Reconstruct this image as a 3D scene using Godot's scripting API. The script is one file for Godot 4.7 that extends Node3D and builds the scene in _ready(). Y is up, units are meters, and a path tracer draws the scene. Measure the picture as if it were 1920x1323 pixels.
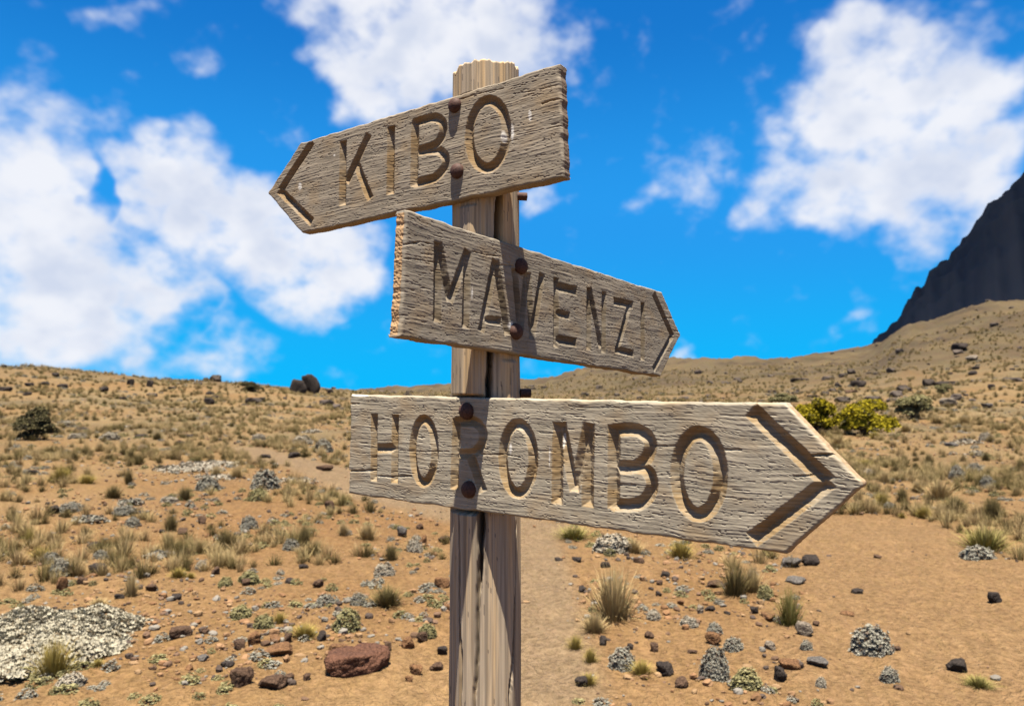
extends Node3D
# A carved wooden signpost on a dry high moorland: three arrow boards on one post, tussocks, silver cushions and stones behind it.
# Camera at (0, 1.5, 0) looking towards -Z, y up, metres.

const POST_AT := Vector3(-0.0345, 0.0, -1.0)
const TRAILS := [[0.30, [Vector2(0.20, -4.01), Vector2(0.22, -6.13), Vector2(0.23, -8.63)], true], [0.55, [Vector2(0.23, -8.63), Vector2(-0.71, -9.82), Vector2(-1.93, -11.30), Vector2(-3.30, -13.89), Vector2(-6.19, -17.69)], true], [1.00, [Vector2(2.19, -4.01), Vector2(2.97, -5.68), Vector2(3.40, -7.52), Vector2(3.51, -8.91)], false], [0.70, [Vector2(4.44, -8.89), Vector2(3.66, -6.66), Vector2(4.06, -6.47)], false]]
const CREST := [[24.00, 0.0491], [25.59, 0.0653], [26.85, 0.0860], [27.57, 0.1063], [28.46, 0.1184], [28.72, 0.1375], [29.68, 0.1480], [30.81, 0.1753], [32.82, 0.2142], [36.34, 0.2687], [41.18, 0.3185], [46.30, 0.3211], [56.56, 0.2027], [70.64, 0.0766]]
const POST_CRACKS := [[[1.760, 0.458, 0.0040], [1.695, 0.414, 0.0045], [1.529, 0.130, 0.0042], [1.500, 0.117, 0.0042], [1.350, -0.083, 0.0042], [1.303, -0.108, 0.0028], [1.248, -0.160, 0.0014], [1.138, -0.250, 0.0011], [0.916, -0.320, 0.0008]], [[1.365, -0.852, 0.0008], [1.260, -0.779, 0.0014], [1.138, -0.693, 0.0016], [0.916, -0.587, 0.0008]], [[1.340, 1.152, 0.0005], [1.248, 1.088, 0.0008], [1.138, 0.789, 0.0010], [0.916, 0.665, 0.0006]]]

# height of the land: columns by bearing (radians, 0 = -Z, positive = +X), rows by distance
const LAND_RADIUS := [0.5,4.0,8.0,20.0,40.0,68.0,110.0,160.0,250.0,400.0,800.0,3500.0]
const LAND_BEARING := [-3.1416,-1.9199,-1.0472,-0.5672,-0.4016,-0.2092,-0.1058,0.0133,0.1123,0.2219,0.3323,0.4239,0.4880,0.5672,0.7627,1.2217,2.0944,3.1416]
const LAND := [
	[0.00,0.00,0.18,0.42,0.60,1.58,2.48,3.17,4.00,3.60,3.00,0.00],
	[0.00,0.00,0.17,0.40,1.80,3.60,4.50,5.18,6.00,4.38,2.00,0.00],
	[0.00,0.00,0.24,0.55,1.90,4.30,4.60,4.33,4.00,3.19,2.00,0.00],
	[0.00,0.00,0.00,0.34,1.39,3.46,3.69,3.53,3.15,2.74,2.15,0.23],
	[0.00,0.00,0.00,0.33,1.14,2.60,2.35,2.19,2.03,2.00,2.00,0.11],
	[0.00,0.00,0.00,0.27,0.83,1.63,1.32,1.39,1.49,1.31,1.01,0.01],
	[0.00,0.00,0.00,0.25,0.75,1.39,1.40,1.99,3.28,2.02,1.01,0.00],
	[0.00,0.00,0.00,0.25,0.75,1.20,1.90,3.00,4.60,3.00,1.00,0.00],
	[0.00,0.00,0.00,0.25,0.75,1.29,2.98,5.46,9.44,7.03,1.05,0.00],
	[0.00,0.00,0.00,0.24,0.78,1.56,4.07,7.19,11.56,9.15,1.29,0.02],
	[0.00,0.00,0.00,0.23,0.85,1.88,4.30,7.06,11.26,10.22,1.73,0.04],
	[0.00,0.00,0.00,0.25,0.95,2.33,5.18,8.06,13.40,13.32,2.60,0.06],
	[0.00,0.00,0.00,0.26,1.08,3.05,7.90,13.60,16.42,14.79,4.15,0.17],
	[0.00,0.00,0.00,0.26,1.21,3.67,9.16,16.94,23.90,20.90,5.93,0.23],
	[0.00,0.00,0.00,0.23,1.17,3.49,8.93,16.79,31.11,35.04,12.29,0.44],
	[0.00,0.00,0.17,0.40,2.00,6.00,14.51,21.26,30.00,19.09,3.00,0.00],
	[0.00,0.00,0.09,0.20,0.90,2.53,4.00,5.83,8.00,5.98,3.00,0.00],
	[0.00,0.00,0.18,0.42,0.60,1.58,2.48,3.17,4.00,3.60,3.00,0.00],
]
# the arrow boards; lengths in millimetres in the board's own plane
const BOARDS := {
	"kibo": {"yaw": -0.5758, "tilt": -0.0032, "roll": 0.0323, "length": 443.2, "height": 136.8, "at": Vector3(-0.1280, 1.8149, -0.9993), "tip": [-295.75,5.47], "side": -1,
		"strokes": [[7.0,[-195.8,65.06,-267.48,3.36]],[7.0,[-270.31,5.83,-198.5,-55.58]],[7.25,[-132.92,52.64,-136.84,-41.55]],[6.5,[-83.12,51.4,-129.09,-10.01]],[6.5,[-110.43,17.97,-82.72,-41.23]],[7.25,[-41.95,53.03,-46.25,-41.58]],[7.0,[0.57,49.33,-3.68,-38.42]],[6.75,[0.84,48.06,5.21,48.1,11.49,48.24,18.56,48.28,25.36,48.02,30.84,47.28,35.04,46.02,38.68,44.37,41.73,42.38,44.16,40.12,45.95,37.63,47.06,34.72,47.52,31.36,47.39,27.82,46.69,24.38,45.48,21.32,43.72,18.54,41.39,15.84,38.52,13.38,35.13,11.3,31.28,9.74,26.32,8.86,20.21,8.58,13.88,8.66,8.28,8.85,4.38,8.91]],[6.75,[4.35,7.73,8.93,7.18,15.52,6.48,22.92,5.58,29.95,4.42,35.49,2.96,39.54,1.13,42.88,-1.04,45.55,-3.44,47.56,-6.0,48.97,-8.61,49.73,-11.42,49.85,-14.49,49.36,-17.62,48.28,-20.62,46.67,-23.27,44.51,-25.65,41.77,-27.89,38.46,-29.89,34.57,-31.6,30.1,-32.91,24.32,-33.71,17.2,-34.05,9.82,-34.12,3.27,-34.07,-1.29,-34.09]],[7.0,[144.65,-1.37,143.07,-10.46,140.21,-18.74,136.19,-25.82,131.2,-31.35,125.48,-35.06,119.3,-36.74,112.97,-36.29,106.79,-33.71,101.08,-29.11,96.14,-22.7,92.24,-14.79,89.57,-5.79,88.3,3.85,88.48,13.61,90.13,22.99,93.14,31.49,97.35,38.67,102.55,44.17,108.44,47.7,114.74,49.11,121.1,48.34,127.21,45.47,132.77,40.65,137.51,34.13,141.21,26.27,143.7,17.44,144.86,8.07,144.65,-1.37]]],
		"cracks": [[0.9,2.5,[119.47,68.45,138.51,68.63,152.11,68.69]],[1.0,3.0,[196.45,25.25,209.14,26.32,224.64,24.97]],[0.7,2.0,[71.73,61.8,102.29,61.06,142.3,58.77]],[0.5,1.2,[159.62,-4.43,182.51,-5.28,221.87,-7.22]],[0.6,1.5,[158.09,47.61,184.28,43.83,220.69,42.9]]],
		"droppings": [[-223.74,2.5,3.63,5.35],[139.35,-1.74,3.1,6.6],[153.22,-0.4,2.29,10.37],[-151.33,34.68,2.04,1.48],[179.06,15.53,2.22,6.47]], "bolts": [[67.55,54.69,9.6],[68.66,-31.63,9.8]]},
	"mavenzi": {"yaw": 0.8729, "tilt": 0.0005, "roll": -0.0566, "length": 565.9, "height": 139.5, "at": Vector3(0.0642, 1.6166, -1.0372), "tip": [349.68,6.43], "side": 1,
		"strokes": [[6.75,[-233.39,44.76,-229.08,-47.69]],[6.25,[-232.56,44.24,-210.47,-20.36]],[6.25,[-183.79,44.75,-211.56,-21.1]],[6.75,[-184.62,44.34,-182.38,-48.7]],[6.25,[-133.93,43.41,-155.32,-49.57]],[6.5,[-133.31,42.53,-105.91,-47.39]],[6.0,[-150.01,-33.37,-118.67,-31.69]],[6.25,[-97.47,39.18,-81.07,-40.62]],[6.0,[-72.82,39.17,-80.1,-39.86]],[6.25,[-69.11,39.45,-56.6,-46.17]],[6.5,[-39.22,43.28,-57.84,-46.31]],[6.25,[-8.23,43.17,-4.42,-52.78]],[7.0,[-8.01,30.51,41.31,32.84]],[6.0,[-6.22,-4.88,26.29,-5.22]],[6.75,[-4.38,-41.13,43.47,-40.38]],[6.25,[70.69,42.59,74.15,-47.88]],[6.25,[71.17,42.41,106.04,-41.91]],[6.25,[110.16,43.09,112.45,-48.72]],[6.75,[136.53,32.51,193.54,34.8]],[6.25,[183.83,37.98,148.15,-42.4]],[6.25,[143.41,-39.68,197.86,-40.98]],[6.5,[221.84,43.72,225.3,-49.25]],[6.5,[255.65,62.46,322.89,-0.62]],[6.0,[321.16,3.09,258.53,-61.11]]],
		"cracks": [[0.8,2.2,[-288.8,28.73,-260.07,38.71,-240.18,40.09]],[0.6,1.6,[-294.87,13.3,-267.66,17.53,-240.41,19.42]],[0.7,2.0,[-176.0,45.13,-154.65,45.16,-125.19,48.91]],[0.7,1.8,[-128.31,37.21,-99.63,42.38]],[0.6,1.6,[-259.2,25.37,-240.92,27.33]],[1.0,3.0,[296.55,28.7,325.1,31.77]],[0.5,1.3,[85.39,-10.58,134.5,-9.87]]],
		"droppings": [[-173.83,-5.18,1.38,7.14],[-56.16,71.55,8.45,1.85],[-100.25,-34.08,4.28,5.03]], "bolts": [[-85.71,43.71,10.5],[-91.01,-41.18,10.5]]},
	"horombo": {"yaw": -0.6487, "tilt": 0.0014, "roll": -0.0142, "length": 615.0, "height": 140.7, "at": Vector3(0.0124, 1.4260, -0.9116), "tip": [375.82,0.11], "side": 1,
		"strokes": [[7.0,[-256.88,44.64,-255.46,-48.61]],[7.0,[-215.38,45.43,-214.33,-47.66]],[7.0,[-254.84,-2.85,-213.72,-0.56]],[6.75,[-140.93,-0.11,-141.21,-9.22,-142.46,-17.94,-144.63,-25.84,-147.6,-32.54,-151.24,-37.71,-155.37,-41.08,-159.8,-42.48,-164.3,-41.82,-168.65,-39.11,-172.63,-34.48,-176.02,-28.15,-178.67,-20.42,-180.41,-11.71,-181.17,-2.44,-180.89,6.9,-179.59,15.83,-177.34,23.88,-174.26,30.63,-170.51,35.75,-166.29,38.99,-161.81,40.18,-157.31,39.29,-153.0,36.37,-149.11,31.6,-145.82,25.21,-143.29,17.54,-141.63,8.96,-140.93,-0.11]],[7.25,[-104.42,43.59,-106.74,-46.74]],[7.0,[-103.48,38.57,-99.39,39.0,-93.52,39.7,-86.9,40.36,-80.56,40.63,-75.46,40.18,-71.56,38.92,-68.19,37.07,-65.39,34.8,-63.18,32.26,-61.61,29.61,-60.72,26.71,-60.47,23.43,-60.81,20.01,-61.64,16.66,-62.91,13.6,-64.61,10.74,-66.8,7.92,-69.48,5.29,-72.66,2.98,-76.34,1.16,-81.16,-0.06,-87.12,-0.8,-93.32,-1.19,-98.81,-1.43,-102.65,-1.66]],[7.25,[-82.88,2.64,-59.45,-45.99]],[7.25,[15.72,0.09,15.29,-8.91,13.79,-17.55,11.28,-25.4,7.88,-32.08,3.75,-37.26,-0.91,-40.68,-5.88,-42.15,-10.91,-41.58,-15.75,-38.98,-20.15,-34.46,-23.89,-28.24,-26.76,-20.61,-28.61,-11.98,-29.34,-2.79,-28.91,6.5,-27.34,15.38,-24.7,23.39,-21.16,30.13,-16.88,35.24,-12.11,38.48,-7.08,39.7,-2.05,38.86,2.72,36.02,7.0,31.33,10.59,25.05,13.31,17.5,15.05,9.04,15.72,0.09]],[8.0,[50.58,44.03,49.73,-49.72]],[7.0,[54.38,43.96,73.18,-32.8]],[7.0,[91.24,44.75,72.57,-32.86]],[8.0,[91.24,44.03,90.49,-49.01]],[8.0,[123.76,43.93,123.81,-47.58]],[7.5,[123.8,37.7,127.53,38.05,132.88,38.63,138.92,39.17,144.77,39.46,149.58,39.25,153.38,38.47,156.76,37.28,159.7,35.81,162.19,34.15,164.21,32.42,165.73,30.59,166.76,28.6,167.37,26.46,167.61,24.23,167.55,21.93,167.17,19.46,166.44,16.8,165.36,14.09,163.96,11.48,162.24,9.1,160.23,6.9,157.9,4.78,155.23,2.83,152.19,1.14,148.72,-0.19,144.31,-1.07,138.96,-1.56,133.44,-1.79,128.56,-1.91,125.15,-2.04]],[7.5,[125.15,-2.04,129.76,-1.68,136.39,-1.09,143.8,-0.52,150.74,-0.22,156.06,-0.42,159.61,-1.16,162.21,-2.28,164.13,-3.71,165.62,-5.38,166.94,-7.22,168.09,-9.31,168.9,-11.69,169.38,-14.25,169.52,-16.88,169.34,-19.46,168.81,-22.08,167.94,-24.83,166.74,-27.57,165.24,-30.15,163.45,-32.42,161.43,-34.39,159.18,-36.16,156.58,-37.72,153.55,-39.08,149.97,-40.22,145.26,-41.11,139.45,-41.75,133.41,-42.19,128.06,-42.52,124.33,-42.78]],[7.75,[244.47,-0.42,243.89,-9.42,242.22,-18.06,239.51,-25.95,235.9,-32.69,231.56,-37.95,226.69,-41.46,221.52,-43.03,216.31,-42.57,211.31,-40.06,206.79,-35.62,202.99,-29.44,200.11,-21.84,198.3,-13.2,197.68,-3.97,198.27,5.37,200.04,14.31,202.91,22.39,206.7,29.19,211.23,34.37,216.24,37.66,221.48,38.93,226.68,38.13,231.57,35.32,235.93,30.68,239.54,24.44,242.25,16.93,243.91,8.51,244.47,-0.42]],[8.5,[275.04,63.76,347.39,-0.76]],[8.0,[348.5,1.62,275.3,-61.64]]],
		"cracks": [[1.5,4.0,[-309.59,-38.19,-278.23,-35.47,-251.53,-32.96]],[1.2,3.0,[-247.71,-40.47,-226.12,-39.74,-209.82,-38.2,-183.63,-35.9]],[0.6,1.5,[-114.51,0.79,-142.14,-0.82,-178.03,-2.91,-204.14,-2.83]],[0.7,2.0,[-62.78,0.17,-45.34,1.0,-25.5,2.65,-3.37,0.5]],[0.5,1.2,[21.94,9.58,41.4,10.7]],[0.7,2.0,[100.27,31.35,118.92,32.0]],[0.5,1.5,[130.65,-20.27,147.8,-19.31]],[0.8,2.0,[172.45,23.58,195.46,24.63]],[0.9,2.0,[249.21,23.79,264.4,24.66]],[0.6,1.6,[131.78,-21.26,149.87,-19.91]],[1.1,4.0,[332.49,23.21,342.59,24.18,352.52,25.59]],[0.5,1.5,[303.5,21.08,315.26,21.8]],[0.7,2.0,[316.32,2.78,330.1,4.43,336.33,7.57]],[0.6,1.5,[313.06,46.31,329.24,47.56]],[0.9,3.0,[-310.66,56.92,-289.53,58.07]],[0.5,1.5,[68.55,62.16,95.28,61.75,147.38,63.19]]],
		"droppings": [[38.93,3.16,0.77,11.61],[-17.95,10.57,1.94,6.59],[56.74,23.09,1.5,8.36],[-277.45,70.24,8.22,1.96],[-296.22,69.97,10.47,1.7]], "bolts": [[-87.47,52.88,10.8],[-81.64,-44.29,10.8]]},
}
# plants and stones: [kind, x, z, width, height, label]
const ITEMS := [
	["To", -3.750, -8.489, 0.177, 0.232, "middling tall dark olive tussock in front of the long pale mat"],
	["To", -2.845, -7.660, 0.228, 0.237, "rounded olive tussock, wider of two standing on bare soil below the pale mats"],
	["To", -2.083, -7.753, 0.161, 0.226, "middling tall dark olive tussock in front and right of the domed grey cushion"],
	["Ts", -1.794, -8.215, 0.122, 0.147, "small tall straw coloured tussock in front and right of the domed grey cushion"],
	["Ts", -1.522, -8.116, 0.229, 0.193, "middling rounded straw coloured tussock behind the low dark tussock"],
	["To", -1.102, -7.046, 0.151, 0.168, "small rounded dark olive tussock just behind the low dark tussock"],
	["To", -0.905, -5.598, 0.258, 0.153, "low dark olive tussock on bare soil beside the post"],
	["Ts", -2.859, -5.823, 0.107, 0.194, "thin tussock with tall straw stalks standing alone on bare soil"],
	["Ty", -2.743, -6.356, 0.136, 0.079, "small squat yellowish tussock behind and right of the thin stalky tussock"],
	["Ty", -2.653, -6.395, 0.080, 0.049, "small squat yellowish tussock behind the brown pitted stone"],
	["Ty", -2.461, -4.182, 0.186, 0.193, "bright olive tussock growing through the big silver cushion mat"],
	["Ty", -2.279, -4.295, 0.066, 0.038, "tiny squat yellowish tussock just behind and right of the big silver mat"],
	["Ty", -4.816, -7.697, 0.103, 0.206, "small tall yellowish tussock in front of the squat olive tussock"],
	["Ty", -4.275, -6.998, 0.198, 0.125, "middling squat yellowish tussock behind and left of the thin stalky tussock"],
	["Ts", -4.691, -7.857, 0.145, 0.140, "small rounded straw coloured tussock in front of the squat olive tussock"],
	["Ty", -1.527, -5.110, 0.094, 0.076, "small rounded yellowish tussock right of the brown pitted stone"],
	["Ty", -1.297, -4.868, 0.174, 0.080, "middling squat yellowish tussock behind and left of the flat red boulder"],
	["Ts", -2.968, -5.574, 0.136, 0.063, "small squat straw coloured tussock just in front and left of the thin stalky tussock"],
	["Ts", 0.684, -5.234, 0.308, 0.358, "tallest straw tussock with arching stalks at the edge of the path"],
	["Ts", 0.524, -4.958, 0.158, 0.126, "low straw tuft leaning out from the foot of the tall straw tussock"],
	["To", 1.675, -5.828, 0.241, 0.250, "dark olive tussock with pale plumes below the lowest board"],
	["Ts", 1.836, -5.935, 0.170, 0.226, "pale straw plumes beside the dark plumed tussock"],
	["Tg", 1.826, -5.114, 0.171, 0.252, "upright tussock with green base and straw tips"],
	["Ty", 5.001, -9.384, 0.179, 0.125, "middling squat yellowish tussock just left of the wide dark tussock"],
	["To", 5.621, -9.791, 0.342, 0.187, "middling squat dark olive tussock just behind the wide dark tussock"],
	["To", 5.720, -9.175, 0.204, 0.248, "middling tall dark olive tussock just right of the wide dark tussock"],
	["Tg", 4.605, -7.539, 0.455, 0.228, "broad green tussock above grey scrub at the edge of the trail"],
	["Ty", 1.563, -7.181, 0.251, 0.171, "yellow olive tussock just under the lowest board's bottom edge"],
	["Ts", 1.163, -7.435, 0.213, 0.142, "middling squat straw coloured tussock behind the tall straw tussock"],
	["Tg", 0.652, -8.189, 0.391, 0.143, "dark green cushion half hidden under the lowest board's bottom edge"],
	["Ty", 0.377, -4.630, 0.091, 0.081, "small rounded yellowish tussock in front and left of the tall straw tussock"],
	["Ty", 0.440, -4.371, 0.086, 0.086, "small rounded yellowish tussock in front of the tall straw tussock"],
	["Ty", 0.703, -4.232, 0.121, 0.074, "small squat yellowish tussock just left of the black stone"],
	["Ty", 0.397, -4.047, 0.090, 0.058, "small squat yellowish tussock left of the black stone"],
	["Tg", 2.418, -4.047, 0.142, 0.054, "low bright green tuft on bare soil beside a dark stone"],
	["Ty", -7.095, -12.108, 0.308, 0.308, "squat olive yellow tussock near the dark bush"],
	["To", -8.477, -14.889, 0.171, 0.204, "middling tall dark olive tussock just behind the squat olive tussock"],
	["To", -8.755, -15.738, 0.174, 0.174, "middling rounded dark olive tussock just behind and right of the squat olive tussock"],
	["To", -7.763, -14.821, 0.262, 0.203, "middling rounded dark olive tussock behind and right of the squat olive tussock"],
	["To", -8.035, -15.854, 0.182, 0.182, "middling rounded dark olive tussock left of the long pale mat"],
	["To", -7.595, -15.300, 0.210, 0.210, "middling rounded dark olive tussock right of the dark bush"],
	["To", -6.993, -14.401, 0.255, 0.197, "middling rounded dark olive tussock right of the squat olive tussock"],
	["To", -5.956, -11.957, 0.164, 0.278, "middling tall dark olive tussock left of the long pale mat"],
	["To", -5.558, -10.742, 0.266, 0.190, "rounded dark brown tussock on orange soil below the squat olive tussock"],
	["To", -4.519, -10.655, 0.212, 0.224, "middling rounded dark olive tussock just in front of the long pale mat"],
	["Ts", -4.633, -12.946, 0.258, 0.200, "middling rounded straw coloured tussock just behind and left of the domed grey cushion"],
	["To", -8.859, -19.163, 0.263, 0.220, "middling rounded dark olive tussock just behind and left of the long pale mat"],
	["Ts", -7.339, -15.635, 0.207, 0.180, "middling rounded straw coloured tussock just behind and left of the long pale mat"],
	["To", -5.807, -18.611, 0.214, 0.173, "middling rounded dark olive tussock left of the far pale dome"],
	["Ty", -6.734, -12.175, 0.296, 0.162, "middling squat yellowish tussock just right of the squat olive tussock"],
	["Ts", -4.999, -13.009, 0.201, 0.201, "middling rounded straw coloured tussock just right of the long pale mat"],
	["Ts", -8.831, -16.456, 0.255, 0.218, "middling rounded straw coloured tussock behind and right of the squat olive tussock"],
	["To", 5.371, -10.606, 0.190, 0.228, "upright dark tussock standing where grass meets the bare trail"],
	["Ty", 4.903, -10.212, 0.198, 0.198, "yellow olive tussock beside the tip of the lowest board"],
	["To", 5.566, -9.700, 0.307, 0.215, "wide dark tussock at the edge of the bare trail"],
	["Ty", 5.011, -9.367, 0.138, 0.142, "small rounded yellowish tussock just left of the wide dark tussock"],
	["Ty", 6.543, -14.241, 0.276, 0.186, "middling squat yellowish tussock behind and left of the upright dark tussock"],
	["To", 8.087, -14.912, 0.226, 0.226, "middling rounded dark olive tussock behind and right of the upright dark tussock"],
	["To", 7.446, -14.201, 0.156, 0.138, "small rounded dark olive tussock just behind the upright dark tussock"],
	["To", 7.687, -14.954, 0.107, 0.107, "small rounded dark olive tussock behind and left of the wide dark tussock"],
	["To", 6.929, -13.882, 0.152, 0.152, "small rounded dark olive tussock in front and right of the yellow shrubs"],
	["To", 5.785, -9.278, 0.235, 0.274, "tall dark brown tussock at the far end of the grass"],
	["Ts", 5.971, -10.768, 0.408, 0.284, "sizeable squat straw coloured tussock just behind and left of the wide dark tussock"],
	["To", 5.399, -11.600, 0.151, 0.151, "small rounded dark olive tussock just behind and left of the upright dark tussock"],
	["Ts", 6.031, -12.459, 0.215, 0.189, "middling rounded straw coloured tussock just behind and left of the upright dark tussock"],
	["Ts", 6.110, -11.579, 0.244, 0.200, "middling rounded straw coloured tussock just behind and right of the upright dark tussock"],
	["Ty", 4.266, -9.613, 0.085, 0.085, "small rounded yellowish tussock in front and left of the upright dark tussock"],
	["Ty", 4.719, -9.331, 0.083, 0.071, "small rounded yellowish tussock just in front of the upright dark tussock"],
	["Ty", 9.652, -20.405, 0.309, 0.224, "middling squat yellowish tussock right of the yellow shrubs"],
	["Ts", 8.067, -18.998, 0.480, 0.240, "sizeable squat straw coloured tussock just in front and right of the yellow shrubs"],
	["Ts", 11.373, -22.165, 0.420, 0.280, "sizeable squat straw coloured tussock in front and left of the long black outcrop"],
	["Ts", 14.362, -24.386, 0.565, 0.360, "sizeable squat straw coloured tussock just in front of the long black outcrop"],
	["Ts", 14.075, -25.435, 0.429, 0.268, "sizeable squat straw coloured tussock in front and right of the black boulder"],
	["Ts", 8.989, -15.303, 0.161, 0.161, "middling rounded straw coloured tussock behind the wide dark tussock"],
	["To", 9.411, -15.259, 0.193, 0.193, "middling rounded dark olive tussock behind the wide dark tussock"],
	["Gn", -1.064, -5.007, 0.171, 0.149, "small grey bush with green foot beside the flat red boulder"],
	["Gb", -1.110, -5.598, 0.113, 0.093, "small upright silver grey cushion plant just left of the low dark tussock"],
	["Gb", -1.364, -5.664, 0.155, 0.077, "small domed silver grey cushion plant left of the low dark tussock"],
	["Gp", -1.055, -6.395, 0.175, 0.122, "middling domed pale grey cushion plant just behind the low dark tussock"],
	["Gp", -2.698, -6.726, 0.124, 0.084, "small domed pale grey cushion plant behind and right of the thin stalky tussock"],
	["Gb", -3.256, -7.193, 0.321, 0.096, "middling flat silver grey cushion plant behind and right of the thin stalky tussock"],
	["Gb", -4.299, -8.739, 0.203, 0.109, "middling domed silver grey cushion plant in front and right of the squat olive tussock"],
	["Gb", -2.962, -8.699, 0.212, 0.160, "middling upright silver grey cushion plant just in front of the domed grey cushion"],
	["Gb", -2.157, -7.550, 0.184, 0.117, "middling domed silver grey cushion plant in front of the domed grey cushion"],
	["Gp", -0.941, -7.484, 0.165, 0.138, "middling upright pale grey cushion plant behind the low dark tussock"],
	["Gb", -3.763, -7.075, 0.156, 0.088, "small domed silver grey cushion plant behind and left of the thin stalky tussock"],
	["Gn", -1.844, -5.291, 0.176, 0.082, "middling domed grey green cushion plant behind and right of the brown pitted stone"],
	["Gn", -1.607, -5.036, 0.138, 0.093, "small domed grey green cushion plant right of the brown pitted stone"],
	["Gn", -2.254, -6.095, 0.130, 0.076, "small domed grey green cushion plant behind and right of the brown pitted stone"],
	["Gn", -2.117, -6.242, 0.186, 0.096, "middling domed grey green cushion plant right of the thin stalky tussock"],
	["Gn", -0.527, -4.836, 0.121, 0.086, "small domed grey green cushion plant left of the post"],
	["Gb", -3.781, -6.491, 0.232, 0.154, "middling domed silver grey cushion plant behind and left of the thin stalky tussock"],
	["Gb", -4.128, -6.924, 0.185, 0.103, "middling domed silver grey cushion plant in front of the squat olive tussock"],
	["Gb", -4.953, -9.038, 0.457, 0.121, "sizeable flat silver grey cushion plant in front and right of the squat olive tussock"],
	["Gb", -4.721, -9.420, 0.280, 0.112, "middling flat silver grey cushion plant in front and right of the squat olive tussock"],
	["Gp", -2.281, -4.038, 0.156, 0.072, "small domed pale grey cushion plant just in front of the big silver mat"],
	["Gb", 2.108, -4.574, 0.262, 0.172, "silver grey bush standing alone on the bare trail"],
	["Gb", 1.079, -4.150, 0.148, 0.174, "upright silver grey bush amid stones beside the path"],
	["Gn", 1.212, -4.037, 0.182, 0.109, "pale green cushion beside the upright silver bush"],
	["Gp", 1.150, -5.055, 0.116, 0.071, "small domed pale grey cushion plant in front and left of the plumed tussock"],
	["Gb", 1.279, -4.903, 0.112, 0.069, "small domed silver grey cushion plant just in front of the plumed tussock"],
	["Gb", 1.316, -4.630, 0.124, 0.079, "small domed silver grey cushion plant just behind the upright silver bush"],
	["Gb", 1.733, -4.583, 0.082, 0.064, "small upright silver grey cushion plant just in front of the upright green tussock"],
	["Gb", 0.612, -4.336, 0.168, 0.116, "grey cushion among yellow tufts at the edge of the path"],
	["Gp", 0.966, -7.446, 0.391, 0.180, "pale pinkish cushion just under the lowest board's bottom edge"],
	["Gb", 1.993, -4.118, 0.110, 0.081, "small domed silver grey cushion plant just in front of the lone silver bush"],
	["Gp", 1.589, -4.014, 0.056, 0.056, "tiny upright pale grey cushion plant in front and left of the lone silver bush"],
	["Gb", 4.271, -7.095, 0.327, 0.126, "middling flat silver grey cushion plant just in front of the broad green tussock"],
	["Gp", 0.954, -5.234, 0.116, 0.067, "small domed pale grey cushion plant just right of the tall straw tussock"],
	["Gn", 1.892, -5.793, 0.147, 0.111, "small upright grey green cushion plant just right of the plumed tussock"],
	["Gb", -3.779, -11.797, 0.509, 0.326, "domed grey cushion shrub, largest on the open slope"],
	["Gb", -4.281, -17.410, 0.508, 0.323, "pale domed cushion shrub far up the slope near the lowest board"],
	["Gb", -4.556, -11.540, 0.421, 0.235, "grey cushion shrub with brown grass beside the long pale mats"],
	["Gp", -6.676, -20.217, 0.367, 0.188, "sizeable domed pale grey cushion plant left of the far pale dome"],
	["Gp", -5.260, -19.276, 0.533, 0.264, "sizeable domed pale grey cushion plant just behind and left of the far pale dome"],
	["Gb", -5.018, -10.134, 0.336, 0.117, "middling flat silver grey cushion plant in front and left of the long pale mat"],
	["Gb", -5.521, -9.659, 0.303, 0.132, "middling domed silver grey cushion plant just in front of the squat olive tussock"],
	["Gn", -3.469, -10.552, 0.289, 0.196, "middling domed grey green cushion plant just in front of the domed grey cushion"],
	["Gp", -3.478, -12.575, 0.612, 0.139, "sizeable flat pale grey cushion plant just right of the domed grey cushion"],
	["Gp", -5.780, -13.706, 1.273, 0.188, "long pale grey cushion mat stretched along the slope"],
	["Gp", -5.709, -14.678, 1.299, 0.110, "thin pale mat behind the longest pale mat on the slope"],
	["Gp", -4.987, -12.905, 0.742, 0.114, "sizeable flat pale grey cushion plant just right of the long pale mat"],
	["Gp", -11.229, -22.550, 0.449, 0.130, "sizeable flat pale grey cushion plant behind and left of the long pale mat"],
	["Gp", -9.662, -21.714, 0.528, 0.134, "sizeable flat pale grey cushion plant just behind the long pale mat"],
	["Gp", -13.105, -22.525, 0.548, 0.199, "sizeable flat pale grey cushion plant just behind and right of the dark bush"],
	["Gp", -9.922, -18.938, 0.503, 0.209, "sizeable domed pale grey cushion plant right of the dark bush"],
	["Gp", -10.692, -18.897, 0.460, 0.167, "sizeable flat pale grey cushion plant just right of the dark bush"],
	["Gp", -4.624, -10.394, 0.253, 0.092, "middling flat pale grey cushion plant just in front of the long pale mat"],
	["Gp", -8.159, -16.937, 0.300, 0.135, "middling domed pale grey cushion plant behind and left of the long pale mat"],
	["Gp", -5.858, -22.539, 0.548, 0.179, "sizeable flat pale grey cushion plant just behind the far pale dome"],
	["Gb", 7.370, -12.745, 0.301, 0.268, "middling upright silver grey cushion plant just behind the wide dark tussock"],
	["Gp", 9.699, -16.049, 0.284, 0.149, "middling domed pale grey cushion plant behind the wide dark tussock"],
	["Gb", 4.899, -10.008, 0.152, 0.089, "small domed silver grey cushion plant just in front and left of the upright dark tussock"],
	["Gb", 8.143, -13.537, 0.348, 0.205, "middling domed silver grey cushion plant just behind the wide dark tussock"],
	["Gp", 10.986, -18.548, 0.781, 0.203, "sizeable flat pale grey cushion plant in front of the long black outcrop"],
	["Gp", 11.933, -19.320, 0.366, 0.244, "sizeable domed pale grey cushion plant in front and right of the long black outcrop"],
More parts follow.
